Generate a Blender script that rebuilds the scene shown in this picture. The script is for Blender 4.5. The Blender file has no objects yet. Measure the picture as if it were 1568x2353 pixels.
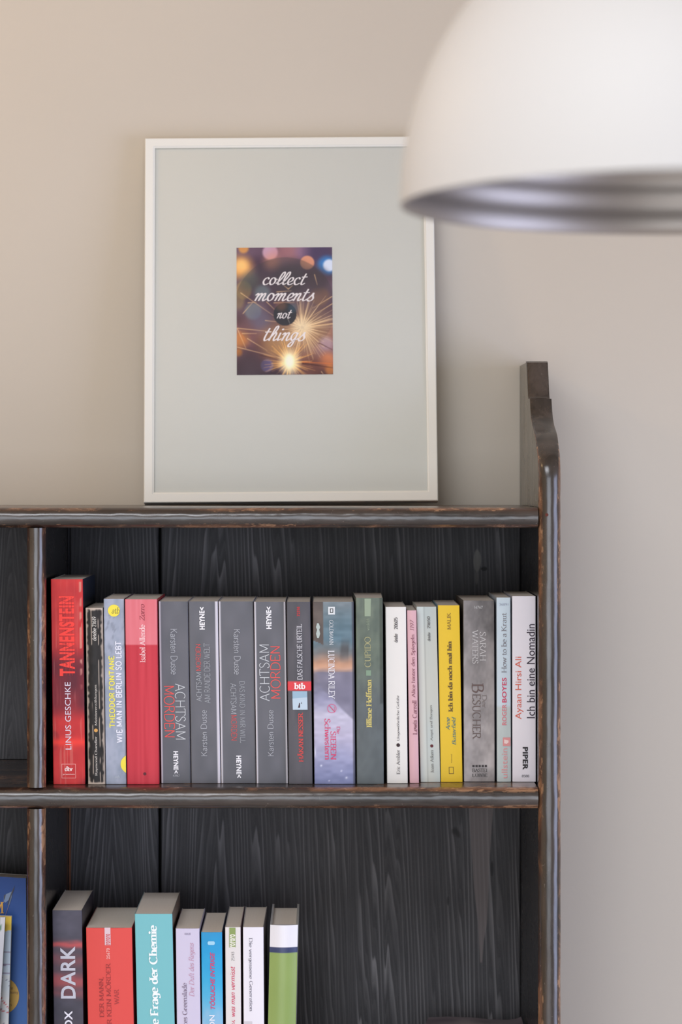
import bpy, math, random
import numpy as np

# ------------------------------------------------------------------ frame geometry
F = 5590.0            # focal length in photo pixels (1568 x 2353)
VX, VY = 740.0, 1100.0  # where the optical axis meets the picture
CD = 2.5              # camera distance to the front of the bookcase (y = 0)
CZ = 1.55             # eye height

def P(px, py, y):
    """world point seen at photo pixel (px,py) when it stands at depth y"""
    s = (CD + y) / F
    return ((px - VX) * s, y, CZ + (VY - py) * s)

sc = bpy.context.scene
col = sc.collection

# ------------------------------------------------------------------ camera
cam_d = bpy.data.cameras.new('camera')
cam = bpy.data.objects.new('camera', cam_d); col.objects.link(cam)
cam.location = (0, -CD, CZ); cam.rotation_euler = (math.pi / 2, 0, 0)
cam_d.sensor_fit = 'VERTICAL'; cam_d.sensor_height = 36.0
cam_d.lens = F * 36.0 / 2353.0
cam_d.shift_x = (784 - VX) / 2353.0
cam_d.shift_y = -(1176.5 - VY) / 2353.0
cam_d.dof.use_dof = True
cam_d.dof.focus_distance = 2.57
cam_d.dof.aperture_fstop = 4.6
cam_d.clip_start = 0.05
sc.camera = cam

# ------------------------------------------------------------------ world, light, exposure
w = bpy.data.worlds.new('world'); sc.world = w; w.use_nodes = True
bg = w.node_tree.nodes['Background']
bg.inputs[0].default_value = (0.62, 0.76, 1.0, 1); bg.inputs[1].default_value = 1.0

def area(name, loc, rot, sx, sy, power, color):
    l = bpy.data.lights.new(name, 'AREA'); l.shape = 'RECTANGLE'
    l.size = sx; l.size_y = sy; l.energy = power; l.color = color
    o = bpy.data.objects.new(name, l); col.objects.link(o)
    o.location = loc; o.rotation_euler = rot
    return o
# daylight entering by the roof light and the two windows of the room
area('window_daylight', (-0.45, -5.16, 1.22), (math.radians(90), 0, 0), 3.0, 1.9, 84, (0.92, 0.95, 1.0))
area('skylight_daylight', (-0.85, -2.45, 2.89), (0, 0, 0), 1.5, 1.3, 76, (0.95, 0.96, 1.0))
area('window_daylight', (2.335, -1.55, 1.08), (math.radians(90), 0, math.radians(90)), 1.9, 1.5, 60, (0.64, 0.70, 1.0))

vs = sc.view_settings
vs.view_transform = 'Standard'; vs.look = 'None'; vs.gamma = 1.0
vs.use_curve_mapping = False; vs.exposure = -0.44

# ------------------------------------------------------------------ helpers
rng = np.random.default_rng(7); random.seed(7)

def lin(c):
    c = np.asarray(c, dtype=float) / 255.0
    return np.where(c <= 0.04045, c / 12.92, ((c + 0.055) / 1.055) ** 2.4)

def col4(c):
    a = lin(c); return (float(a[0]), float(a[1]), float(a[2]), 1.0)

def tag(o, label=None, cat=None, group=None, kind=None):
    if label: o['label'] = label
    if cat: o['category'] = cat
    if group: o['group'] = group
    if kind: o['kind'] = kind
    return o

def empty(name, loc, label=None, cat=None, group=None):
    o = bpy.data.objects.new(name, None); col.objects.link(o)
    o.location = loc; o.empty_display_size = 0.02
    return tag(o, label, cat, group)

def origin(o):
    v = np.zeros(3)
    while o is not None:
        v += np.array(o.location); o = o.parent
    return v

def part(name, verts, faces, mat, parent=None, smooth=False, colors=None):
    """link ONE mesh object; verts are world coordinates, stored relative to the parent"""
    v = np.asarray(verts, dtype=float)
    if parent is not None: v = v - origin(parent)
    me = bpy.data.meshes.new(name)
    me.from_pydata([tuple(p) for p in v], [], [tuple(int(i) for i in f) for f in faces])
    if colors is not None:
        a = me.color_attributes.new('print', 'FLOAT_COLOR', 'POINT')
        c = np.ones((len(v), 4)); c[:, :3] = colors
        a.data.foreach_set('color', c.astype(np.float32).ravel())
    if mat: me.materials.append(mat)
    if smooth:
        me.polygons.foreach_set('use_smooth', [True] * len(me.polygons)); me.set_sharp_from_angle(angle=math.radians(38))
    me.update()
    o = bpy.data.objects.new(name, me); col.objects.link(o)
    if parent is not None: o.parent = parent
    return o

def box_vf(x0, x1, y0, y1, z0, z1):
    v = [(x0, y0, z0), (x1, y0, z0), (x1, y1, z0), (x0, y1, z0), (x0, y0, z1), (x1, y0, z1), (x1, y1, z1), (x0, y1, z1)]
    f = [(0, 3, 2, 1), (4, 5, 6, 7), (0, 1, 5, 4), (1, 2, 6, 5), (2, 3, 7, 6), (3, 0, 4, 7)]
    return v, f

def join_vf(lst):
    V, Fc = [], []
    for v, f in lst:
        n = len(V); V += list(v); Fc += [tuple(i + n for i in q) for q in f]
    return V, Fc

def grid_faces(nu, nv, off=0, flip=False):
    f = []
    for j in range(nv - 1):
        for i in range(nu - 1):
            a = off + j * nu + i
            q = (a, a + 1, a + nu + 1, a + nu)
            f.append(q[::-1] if flip else q)
    return f

def tube_vf(pts, r, n=12):
    V, Fc = [], []
    pts = [np.array(p, float) for p in pts]
    for i, p in enumerate(pts):
        d = pts[min(i + 1, len(pts) - 1)] - pts[max(i - 1, 0)]; d /= np.linalg.norm(d)
        a = np.cross(d, (0, 1, 0.3)); a /= np.linalg.norm(a); b = np.cross(d, a)
        for k in range(n):
            t = 2 * math.pi * k / n
            V.append(p + r * (math.cos(t) * a + math.sin(t) * b))
    for i in range(len(pts) - 1):
        for k in range(n):
            Fc.append((i * n + k, i * n + (k + 1) % n, (i + 1) * n + (k + 1) % n, (i + 1) * n + k))
    Fc.append(tuple(range(n))[::-1]); Fc.append(tuple((len(pts) - 1) * n + k for k in range(n)))
    return V, Fc

def lathe_vf(prof, c, n=96):
    V, Fc = [], []
    for r, z in prof:
        for k in range(n):
            t = 2 * math.pi * k / n
            V.append((c[0] + r * math.cos(t), c[1] + r * math.sin(t), c[2] + z))
    for i in range(len(prof) - 1):
        for k in range(n):
            Fc.append((i * n + k, i * n + (k + 1) % n, (i + 1) * n + (k + 1) % n, (i + 1) * n + k))
    return V, Fc

def vnoise(x, y, seed=0):
    """smooth 2-D value noise, arrays in, 0..1 out"""
    x = np.asarray(x, float); y = np.asarray(y, float)
    xi = np.floor(x).astype(np.int64); yi = np.floor(y).astype(np.int64)
    fx = x - xi; fy = y - yi
    fx = fx * fx * (3 - 2 * fx); fy = fy * fy * (3 - 2 * fy)
    def h(a, b):
        n = (a * 374761393 + b * 668265263 + seed * 144665) & 0x7fffffff
        n = ((n ^ (n >> 13)) * 1274126177) & 0x7fffffff
        return ((n ^ (n >> 16)) & 0xffff) / 65535.0
    return (h(xi, yi) * (1 - fx) + h(xi + 1, yi) * fx) * (1 - fy) + (h(xi, yi + 1) * (1 - fx) + h(xi + 1, yi + 1) * fx) * fy

def sstep(a, b, x):
    t = np.clip((np.asarray(x, float) - a) / (b - a), 0, 1); return t * t * (3 - 2 * t)

# ------------------------------------------------------------------ materials
class N:
    def __init__(s, name):
        s.m = bpy.data.materials.new(name); s.m.use_nodes = True
        s.t = s.m.node_tree; s.b = s.t.nodes['Principled BSDF']
        s.out = s.t.nodes['Material Output']
    def n(s, kind, **kw):
        o = s.t.nodes.new(kind)
        for k, v in kw.items():
            if k.startswith('i_'):
                o.inputs[int(k[2:])].default_value = v
            else: setattr(o, k, v)
        return o
    def l(s, a, b): s.t.links.new(a, b)
    def math(s, op, a, b=None, c=None, clamp=False):
        o = s.t.nodes.new('ShaderNodeMath'); o.operation = op; o.use_clamp = clamp
        for i, v in enumerate((a, b, c)):
            if v is None: continue
            if isinstance(v, (int, float)): o.inputs[i].default_value = v
            else: s.l(v, o.inputs[i])
        return o.outputs[0]
    def ramp(s, x, lo, hi):
        o = s.t.nodes.new('ShaderNodeMapRange'); o.interpolation_type = 'SMOOTHSTEP'
        s.l(x, o.inputs[0]); o.inputs[1].default_value = lo; o.inputs[2].default_value = hi
        return o.outputs[0]
    def mix(s, f, a, b):
        o = s.t.nodes.new('ShaderNodeMix'); o.data_type = 'RGBA'
        if isinstance(f, (int, float)): o.inputs[0].default_value = f
        else: s.l(f, o.inputs[0])
        for i, v in ((6, a), (7, b)):
            if isinstance(v, tuple): o.inputs[i].default_value = v
            else: s.l(v, o.inputs[i])
        return o.outputs[2]
    def coords(s, scale=(1, 1, 1)):
        tc = s.t.nodes.new('ShaderNodeTexCoord'); mp = s.t.nodes.new('ShaderNodeMapping')
        s.l(tc.outputs['Object'], mp.inputs[0]); mp.inputs[3].default_value = scale
        return mp.outputs[0]
    def noise(s, vec, scale, detail=4, rough=0.55, dist=0):
        o = s.t.nodes.new('ShaderNodeTexNoise'); s.l(vec, o.inputs['Vector'])
        o.inputs['Scale'].default_value = scale; o.inputs['Detail'].default_value = detail
        o.inputs['Roughness'].default_value = rough; o.inputs['Distortion'].default_value = dist
        return o.outputs[0]
    def bump(s, h, strength, dist):
        o = s.t.nodes.new('ShaderNodeBump'); o.inputs['Strength'].default_value = strength
        o.inputs['Distance'].default_value = dist; s.l(h, o.inputs['Height'])
        s.l(o.outputs[0], s.b.inputs['Normal'])
    def set(s, color=None, rough=None, metal=None, spec=None, coat=None, coat_r=None):
        I = s.b.inputs
        if color is not None:
            if isinstance(color, tuple): I['Base Color'].default_value = color
            else: s.l(color, I['Base Color'])
        if rough is not None:
            if isinstance(rough, (int, float)): I['Roughness'].default_value = rough
            else: s.l(rough, I['Roughness'])
        if metal is not None: I['Metallic'].default_value = metal
        if spec is not None: I['Specular IOR Level'].default_value = spec
        if coat is not None: I['Coat Weight'].default_value = coat
        if coat_r is not None: I['Coat Roughness'].default_value = coat_r
        return s.m

_flat = {}
def flat(c, rough=0.5, spec=0.4):
    k = (tuple(c), rough)
    if k not in _flat:
        m = N('print_%d_%d_%d' % tuple(int(x) for x in c))
        _flat[k] = m.set(col4(c), rough, spec=spec)
    return _flat[k]

def m_wall():
    m = N('wall_plaster'); v = m.coords()
    n1 = m.noise(v, 1.6, 3); n2 = m.noise(v, 220, 3)
    c = m.mix(m.ramp(n1, 0.35, 0.7), (0.545, 0.50, 0.428, 1), (0.562, 0.516, 0.442, 1))
    m.bump(n2, 0.12, 0.0006)
    return m.set(c, 0.75, spec=0.25)

def m_plain(name, c, rough, var=0.04, scale=30, spec=0.4, coat=0):
    m = N(name); n = m.noise(m.coords(), scale, 4)
    a = tuple(x * (1 - var) for x in c[:3]) + (1,); b = tuple(min(1, x * (1 + var)) for x in c[:3]) + (1,)
    return m.set(m.mix(n, a, b), rough, spec=spec, coat=coat, coat_r=0.15)

def m_bead(name, axis):
    """dark stained, waxed softwood with rubbed edges; axis = grain direction"""
    m = N(name)
    sc_ = {'x': (5, 60, 60), 'z': (60, 60, 5)}[axis]
    v = m.coords(sc_); g = m.noise(v, 1.0, 6, 0.65, 0.4)
    v2 = m.coords({'x': (22, 45, 45), 'z': (45, 45, 22)}[axis]); p = m.noise(v2, 1.0, 5, 0.7, 0.6)
    v3 = m.coords({'x': (7, 10, 10), 'z': (10, 10, 7)}[axis]); big = m.noise(v3, 1.0, 3, 0.5)
    base = m.mix(m.ramp(g, 0.3, 0.72), (0.010, 0.008, 0.007, 1), (0.058, 0.044, 0.037, 1))
    geo = m.n('ShaderNodeNewGeometry'); sep = m.n('ShaderNodeSeparateXYZ'); m.l(geo.outputs['Normal'], sep.inputs[0])
    k = m.math('ABSOLUTE', sep.outputs[2 if axis == 'x' else 0])
    edge = m.math('MULTIPLY', m.ramp(k, 0.55, 0.9), m.math('SUBTRACT', 1.0, m.math('MULTIPLY', m.ramp(k, 0.985, 0.999), 0.75)))
    lim = m.math('ADD', m.math('MULTIPLY', p, 0.7), m.math('MULTIPLY', big, 0.5))
    wear = m.math('MULTIPLY', m.ramp(lim, 0.56, 0.72), edge)
    red = m.math('MULTIPLY', m.ramp(big, 0.38, 0.58), 0.85)
    base = m.mix(m.math('MULTIPLY', red, edge), base, (0.085, 0.036, 0.024, 1))
    c = m.mix(m.math('MULTIPLY', wear, 0.85), base, (0.27, 0.135, 0.07, 1))
    v4 = m.coords({'x': (90, 260, 260), 'z': (260, 260, 90)}[axis]); ch = m.noise(v4, 1.0, 3, 0.6)
    chip = m.math('MULTIPLY', m.ramp(m.math('ADD', m.math('MULTIPLY', ch, 0.7), m.math('MULTIPLY', big, 0.62)), 0.75, 0.80), m.ramp(k, 0.45, 0.8))
    c = m.mix(m.math('MULTIPLY', chip, 0.9), c, (0.36, 0.20, 0.11, 1))
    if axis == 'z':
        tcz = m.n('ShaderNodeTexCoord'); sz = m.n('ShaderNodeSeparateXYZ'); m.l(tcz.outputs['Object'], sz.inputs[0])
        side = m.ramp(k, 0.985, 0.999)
        lit_side = m.math('MULTIPLY', m.ramp(sz.outputs[2], 1.519, 1.522), side)      # light on the finial's flat faces, painted in above the top shelf
        c = m.mix(side, c, m.mix(g, (0.006, 0.005, 0.005, 1), (0.018, 0.015, 0.014, 1)))  # flat side faces near-black: the shade of the bays put into the colour
        c = m.mix(lit_side, c, m.mix(m.ramp(g, 0.3, 0.7), (0.075, 0.068, 0.052, 1), (0.19, 0.175, 0.14, 1)))
    spots = m.ramp(m.noise(m.coords((1, 1, 1)), 260, 2), 0.70, 0.78)
    c = m.mix(m.math('MULTIPLY', spots, 0.35), c, (0.25, 0.22, 0.2, 1))
    m.bump(m.math('ADD', g, m.math('MULTIPLY', p, 0.7)), 0.22, 0.0004)
    r = m.math('ADD', 0.13, m.math('MULTIPLY', p, 0.24))
    return m.set(c, r, spec=0.85)

def m_inner():
    m = N('dark_stained_side'); g = m.noise(m.coords((90, 90, 4)), 1, 5, 0.6)
    c = m.mix(g, (0.008, 0.007, 0.007, 1), (0.03, 0.025, 0.024, 1))
    m.bump(g, 0.2, 0.0005)
    return m.set(c, 0.5, spec=0.35)

def m_plank(name, cx, cz, arch, stain=False, ka=190.0, kb=500.0):
    """charcoal stained board: cathedral arches around (cx,cz), fine pores, grain running up"""
    m = N(name)
    tc = m.n('ShaderNodeTexCoord'); sep = m.n('ShaderNodeSeparateXYZ'); m.l(tc.outputs['Object'], sep.inputs[0])
    X, Z = sep.outputs[0], sep.outputs[2]
    lowf = m.noise(m.coords((14, 1, 0.9)), 1.0, 2, 0.5)
    wob = m.noise(m.coords((70, 1, 7)), 1.0, 2, 0.5)
    irr = m.noise(m.coords((46, 1, 0.6)), 1.0, 2, 0.5)
    dx = m.math('SUBTRACT', X, cx); dz = m.math('SUBTRACT', Z, cz)
    par = m.math('ADD', m.math('MULTIPLY', m.math('ABSOLUTE', dx), ka), m.math('MULTIPLY', m.math('MULTIPLY', dx, dx), kb))
    f = m.math('ADD', m.math('ADD', par, m.math('MULTIPLY', dz, arch)), m.math('ADD', m.math('MULTIPLY', lowf, 8.0), m.math('ADD', m.math('MULTIPLY', wob, 0.7), m.math('MULTIPLY', irr, 6.0))))
    saw = m.math('FRACT', f)
    line = m.math('MULTIPLY', m.ramp(saw, 0.45, 0.93), m.math('SUBTRACT', 1.0, m.ramp(saw, 0.94, 1.0)))
    f2 = m.math('FRACT', m.math('MULTIPLY', f, 3.0))
    fine = m.math('MULTIPLY', m.ramp(f2, 0.3, 0.9), 0.4)
    lm = m.ramp(m.noise(m.coords((75, 1, 2.0)), 1.0, 2, 0.5), 0.32, 0.68)
    line = m.math('MULTIPLY', line, m.math('ADD', 0.15, m.math('MULTIPLY', lm, 1.0)))
    band = m.noise(m.coords((120, 1, 2.5)), 1.0, 3, 0.6)
    pores = m.math('ADD', m.math('MULTIPLY', m.noise(m.coords((900, 1, 45)), 1.0, 3, 0.6), 0.6), m.math('MULTIPLY', band, 0.55))
    speck = m.noise(m.coords((900, 1, 600)), 1.0, 2, 0.6)
    patch = m.noise(m.coords((7, 1, 3.5)), 1.0, 3, 0.55)
    t = m.math('ADD', m.math('MULTIPLY', line, 0.50), m.math('ADD', m.math('MULTIPLY', pores, 0.36), m.math('MULTIPLY', fine, 0.22)))
    t = m.math('POWER', m.math('MULTIPLY', t, m.math('ADD', 0.30, m.math('MULTIPLY', patch, 1.45)), clamp=True), 1.3)
    c = m.mix(t, (0.018, 0.018, 0.021, 1), (0.20, 0.196, 0.207, 1))
    c = m.mix(m.math('MULTIPLY', m.ramp(speck, 0.55, 0.75), 0.30), c, (0.105, 0.102, 0.107, 1))
    if stain:
        # pale resin tongue in the lower bay, and the pale knot with its dark eye in the upper bay
        x0, _, zt = P(1106, 1858, PY); zb = P(1106, 2215, PY)[2]
        h = m.math('DIVIDE', m.math('SUBTRACT', Z, zb), zt - zb)
        half = m.math('ADD', 0.0015, m.math('MULTIPLY', m.math('POWER', m.math('MAXIMUM', h, 0.0), 1.1), 0.0135))
        half = m.math('ADD', half, m.math('MULTIPLY', m.math('SUBTRACT', wob, 0.5), 0.012))
        ax = m.math('ABSOLUTE', m.math('SUBTRACT', X, x0))
        ins = m.math('MULTIPLY', m.ramp(m.math('SUBTRACT', half, ax), -0.0004, 0.0008), m.math('MULTIPLY', m.ramp(h, 0.0, 0.02), m.ramp(m.math('SUBTRACT', 1.12, h), 0.0, 0.05)))
        c = m.mix(m.math('MULTIPLY', ins, 0.62), c, (0.19, 0.165, 0.165, 1))
        kx, _, kz = P(1099, 1284, PY)
        def ell(px, py, rx, rz):
            ex, _, ez = P(px, py, PY)
            a = m.math('DIVIDE', m.math('SUBTRACT', X, ex), rx); b = m.math('DIVIDE', m.math('SUBTRACT', Z, ez), rz)
            d = m.math('ADD', m.math('MULTIPLY', a, a), m.math('MULTIPLY', b, b))
            return m.math('SUBTRACT', 1.0, m.ramp(m.math('ADD', d, m.math('MULTIPLY', m.math('SUBTRACT', wob, 0.5), 2.6)), 0.55, 1.15))
        c = m.mix(m.math('MULTIPLY', ell(1099, 1288, 0.0046, 0.0125), 0.7), c, (0.17, 0.167, 0.155, 1))
        c = m.mix(m.math('MULTIPLY', ell(1096, 1326, 0.0018, 0.008), 0.5), c, (0.15, 0.147, 0.138, 1))
        c = m.mix(m.math('MULTIPLY', ell(1112, 1307, 0.0042, 0.003), 0.95), c, (0.006, 0.006, 0.006, 1))
        c = m.mix(m.math('MULTIPLY', ell(1131, 1996, 0.0016, 0.008), 0.7), c, (0.008, 0.008, 0.009, 1))
        c = m.mix(m.math('MULTIPLY', ell(1030, 2070, 0.0015, 0.006), 0.6), c, (0.008, 0.008, 0.009, 1))
    kn = m.ramp(m.noise(m.coords((30, 1, 22)), 1.0, 2, 0.5), 0.77, 0.83)
    c = m.mix(m.math('MULTIPLY', kn, 0.8), c, (0.006, 0.006, 0.006, 1))
    m.bump(m.math('ADD', m.math('MULTIPLY', line, 0.8), pores), 0.3, 0.0005)
    return m.set(c, 0.55, spec=0.25)

def m_print(name, rough, coat=0.0, streak=False):
    m = N(name)
    a = m.n('ShaderNodeVertexColor'); a.layer_name = 'print'
    m.set(a.outputs[0], rough, spec=0.3, coat=coat, coat_r=0.2)
    n = m.noise(m.coords((900, 900, 40)), 1, 3)
    m.bump(n, 0.10, 0.0002)
    return m.m

def m_pages():
    m = N('page_edges')
    n = m.noise(m.coords((2600, 25, 25)), 1.0, 3, 0.7)
    c = m.mix(n, (0.78, 0.69, 0.59, 1), (0.92, 0.84, 0.74, 1))
    m.bump(n, 0.2, 0.0001)
    return m.set(c, 0.85, spec=0.15)

MW = m_wall()
M_white_wall = m_plain('painted_wall_white', (0.72, 0.70, 0.66), 0.8)
M_ceiling = m_plain('ceiling_limed_wood', (0.62, 0.52, 0.40), 0.85)
M_warm_wall = m_plain('painted_wall_ochre', (0.60, 0.46, 0.30), 0.8)
M_bead_x = m_bead('rubbed_dark_wood_lengthwise', 'x')
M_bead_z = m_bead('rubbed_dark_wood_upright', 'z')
M_inner = m_inner()
M_pages = m_pages()
M_print = m_print('book_cover_print', 0.45, 0.0)
M_print_gloss = m_print('book_cover_gloss_print', 0.3, 0.5)
M_print_matte = m_print('card_print', 0.6)
M_cover_in = m_plain('cover_board', (0.55, 0.54, 0.52), 0.7)

# ------------------------------------------------------------------ the room
WY = 0.272      # face of the wall the bookcase stands against
X0, X1, Y0, ZC = -2.6, 2.4, -5.2, 2.92
def struct(name, vf, mat, label=None):
    o = part(name, vf[0], vf[1], mat); o['kind'] = 'structure'
    if label: o['label'] = label
    return o
struct('wall_back', box_vf(X0 - .1, X1 + .1, WY, WY + .1, -.05, ZC + .05), MW, 'warm grey plastered wall behind the bookcase')
struct('wall_left', box_vf(X0 - .1, X0, Y0 - .1, WY, -.05, ZC + .05), M_warm_wall, 'ochre painted side wall')
sk = (-1.6, -.1, -3.1, -1.8)   # roof light opening
struct('ceiling', join_vf([box_vf(X0, sk[0], Y0, WY, ZC, ZC + .1), box_vf(sk[1], X1, Y0, WY, ZC, ZC + .1), box_vf(sk[0], sk[1], Y0, sk[2], ZC, ZC + .1), box_vf(sk[0], sk[1], sk[3], WY, ZC, ZC + .1)]), M_ceiling, 'limed wood ceiling with a roof light opening')
m = N('oak_floor'); g = m.noise(m.coords((3, 40, 1)), 1, 5)
M_floor = m.set(m.mix(g, (0.46, 0.42, 0.38, 1), (0.60, 0.56, 0.52, 1)), 0.45)
struct('floor', box_vf(X0, X1, Y0, WY, -.1, 0), M_floor, 'pale limed oak floor')
def wall_with_hole(name, axis, a0, a1, c0, c1, h0, h1, z0, z1):
    """wall slab with a window opening: runs along axis from a0 to a1, thickness c0..c1"""
    bits = [(a0, h0, 0, ZC), (h1, a1, 0, ZC), (h0, h1, 0, z0), (h0, h1, z1, ZC)]
    lst = []
    for p, q, u, v in bits:
        lst.append(box_vf(p, q, c0, c1, u, v) if axis == 'x' else box_vf(c0, c1, p, q, u, v))
    return struct(name, join_vf(lst), M_white_wall, 'white painted wall with a window opening')
wall_with_hole('wall_front', 'x', X0, X1, Y0 - .1, Y0, -2.0, 1.1, .20, 2.25)
wall_with_hole('wall_right', 'y', Y0, WY, X1, X1 + .1, -2.55, -0.55, .30, 1.86)
M_frame_white = m_plain('window_white', (0.7, 0.7, 0.69), 0.4)
def window(name, axis, a0, a1, c, z0, z1):
    t = .05; lst = []
    for p, q, u, v in ((a0, a0 + t, z0, z1), (a1 - t, a1, z0, z1), (a0 + t, a1 - t, z0, z0 + t), (a0 + t, a1 - t, z1 - t, z1), ((a0 + a1) / 2 - t / 2, (a0 + a1) / 2 + t / 2, z0 + t, z1 - t)):
        lst.append(box_vf(p, q, c - .025, c + .025, u, v) if axis == 'x' else box_vf(c - .025, c + .025, p, q, u, v))
    return struct(name, join_vf(lst), M_frame_white, 'white casement window frame')
window('window_1', 'x', -2.0, 1.1, Y0 - .06, .20, 2.25)
window('window_2', 'y', -2.55, -0.55, X1 + .06, .30, 1.86)

# ------------------------------------------------------------------ the bookcase
PY = 0.260                       # face of the back boards
XR = 0.2232; XR2 = 0.2466        # right upright
XL = -0.62                       # inner face of the left upright (outside the picture)
S1 = CZ - 0.0297; S1b = CZ - 0.0507
S2 = CZ - 0.3180; S2b = CZ - 0.3400
S3 = CZ - 0.6620; S3b = CZ - 0.6840
case = empty('bookcase', (0, 0, 0), 'dark stained wooden bookcase with rounded shelf fronts and boarded back', 'bookcase')

def shelf(zt, zb, seed):
    r = (zt - zb) / 2; zc = (zt + zb) / 2; ry = 0.0115
    xs = np.linspace(XL, XR - 0.0006, 300)
    prof = [(PY, zt)] + [(0.10, zt)] + [(ry + 0.004, zt)]
    for k in range(0, 17):
        t = math.pi / 2 - math.pi * k / 16
        ct, st = math.cos(t), math.sin(t)
        prof.append((ry - ry * abs(ct) ** 0.9, zc + r * math.copysign(abs(st) ** 0.9, st)))
    prof += [(ry + 0.004, zb), (PY, zb)]
    n = len(prof); V = []
    for x in xs:
        for j, (y, z) in enumerate(prof):
            d = 0
            if 3 <= j < n - 2:
                d = (float(vnoise(x * 55, j * 0.35, seed)) - 0.5) * 0.0005 + (float(vnoise(x * 190, j * 0.8, seed + 3)) - 0.5) * 0.0003
            if j == n - 3 or j == n - 4: d += max(0, float(vnoise(x * 90, 3, seed + 9)) - 0.6) * 0.0035
            V.append((x, y + d, z))
    Fc = []
    for i in range(len(xs) - 1):
        for j in range(n):
            a = i * n + j; b = i * n + (j + 1) % n
            Fc.append((a, b, b + n, a + n))
    Fc.append(tuple(range(n))[::-1]); Fc.append(tuple((len(xs) - 1) * n + j for j in range(n)))
    o = part('shelf', V, Fc, M_bead_x, case, True)
    return o
for zt, zb, sd in ((S1, S1b, 1), (S2, S2b, 2), (S3, S3b, 3), (.48, .458, 4), (.10, .078, 5)):
    shelf(zt, zb, sd)

def upright(name, xa, xb, z_levels, yback, mat, seed, parent, ins=.0023):
    """board on edge with a rounded front; z_levels: (z, y of the front corner, rounding depth)"""
    xc = (xa + xb) / 2; rx = (xb - xa) / 2; V = []; n = 0
    for z, yc, ry in z_levels:
        row = [(xa + ins, yback), (xa + ins, yc + .0045), (xa, yc + .0030), (xa, yc)]
        for k in range(1, 14):
            t = math.pi - math.pi * k / 14
            ct, st = math.cos(t), math.sin(t)
            row.append((xc + rx * math.copysign(abs(ct) ** 0.92, ct), yc - ry * abs(st) ** 0.92))
        row += [(xb, yc), (xb, yc + .0030), (xb - ins, yc + .0045), (xb - ins, yback)]
        n = len(row)
        for j, (x, y) in enumerate(row):
            if 3 <= j <= n - 4:
                y += (float(vnoise(z * 60, j * 0.3, seed)) - .5) * 0.0005
                x += (float(vnoise(z * 130, j * 0.5, seed + 5)) - .5) * 0.0005
            V.append((x, y, z))
    Fc = []
    L = len(z_levels)
    for i in range(L - 1):
        for j in range(n):
            a = i * n + j; b = i * n + (j + 1) % n
            Fc.append((a, b, b + n, a + n))
    Fc.append(tuple(range(n))[::-1]); Fc.append(tuple((L - 1) * n + j for j in range(n)))
    return part(name, V, Fc, mat, parent, True)

fin = [(CZ + .0000, .0115, .0115), (CZ + .0120, .0120, .0110), (CZ + .0200, .0150, .0090), (CZ + .0270, .0206, .0065), (CZ + .0340, .0290, .0050),
       (CZ + .0400, .0375, .0040), (CZ + .0454, .0463, .0035), (CZ + .0500, .0600, .0030), (CZ + .0570, .0800, .0028), (CZ + .0650, .0940, .0028), (CZ + .0740, .1020, .0028),
       (CZ + .0835, .1085, .0028), (CZ + .0857, .1100, .0028), (CZ + .0866, .1300, .0028), (CZ + .0895, .1335, .0028), (CZ + .1080, .1430, .0028), (CZ + .1265, .1540, .0028), (CZ + .1282, .1580, .0020)]
lower = [(z, .0115, .0115) for z in np.linspace(0.0, CZ - .004, 220)]
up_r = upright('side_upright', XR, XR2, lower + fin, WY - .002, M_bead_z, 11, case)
finL = [(z, y, r) for z, y, r in fin]
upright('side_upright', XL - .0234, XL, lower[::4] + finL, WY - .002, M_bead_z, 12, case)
# old nail hole below the finial
hx, hy, hz = P(1257, 1183, 0.0)
v, f = tube_vf([(hx, 0.0006, hz), (hx, -0.0004, hz)], 0.0017, 10)
part('nail_head', v, f, m_plain('rusty_nail', (0.10, 0.018, 0.008), 0.7), up_r)

DA, DB = P(62, 0, .0115)[0], P(105.5, 0, .0115)[0]
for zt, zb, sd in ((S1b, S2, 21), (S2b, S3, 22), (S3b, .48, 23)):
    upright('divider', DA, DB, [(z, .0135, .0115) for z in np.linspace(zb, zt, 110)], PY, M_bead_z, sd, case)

# back boards, each its own piece
edges = [(XL, -.455), (-.4535, -.2868), (-.2859, -.1857), (-.1825, XR + .0021)]
pm = [m_plank('charcoal_board_far', -.53, 1.2, 26, False), m_plank('charcoal_board_left', -.352, 1.1, 16), m_plank('charcoal_board_narrow', -.238, 1.15, 14), m_plank('charcoal_board_wide', -.12, .9, 9, True, 170.0, 0.0)]
for (a, b), pmt in zip(edges, pm):
    c_ = .0012
    v = [(a + c_, PY, .06), (b - c_, PY, .06), (b - c_, PY, S1b), (a + c_, PY, S1b), (a, PY + c_, .06), (b, PY + c_, .06), (b, PY + c_, S1b), (a, PY + c_, S1b),
         (a, PY + .0065, .06), (b, PY + .0065, .06), (b, PY + .0065, S1b), (a, PY + .0065, S1b)]
    f = [(0, 1, 2, 3), (4, 0, 3, 7), (1, 5, 6, 2), (8, 4, 7, 11), (5, 9, 10, 6), (9, 8, 11, 10), (7, 3, 2, 6, 10, 11), (4, 8, 9, 5, 1, 0)]
    part('back_board', v, f, pmt, case)
for gx in (-.4543, -.2863, -.1841):  # added black strips standing in for the shade in the board gaps
    part('gap_shade_strip', *box_vf(gx - .0026, gx + .0026, PY + .0068, PY + .0099, .07, S1b - .001), flat((6, 6, 7), .8, .1), case)
# raw edge where the narrow board was cut, lower bay
ex = P(160.5, 0, PY)[0]
part('raw_edge', *box_vf(ex - .0005, ex + .0009, PY - .0006, PY + .001, S3 + .0, S2b), m_plain('raw_pine_edge', (0.22, 0.08, 0.035), 0.6, 0.3, 60), case)
# batten along the foot of the left upper bay
bt = P(0, 1758, PY - .008)[2]
part('batten', *box_vf(XL, DA, PY - .010, PY, S2, bt), M_inner, case)

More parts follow.
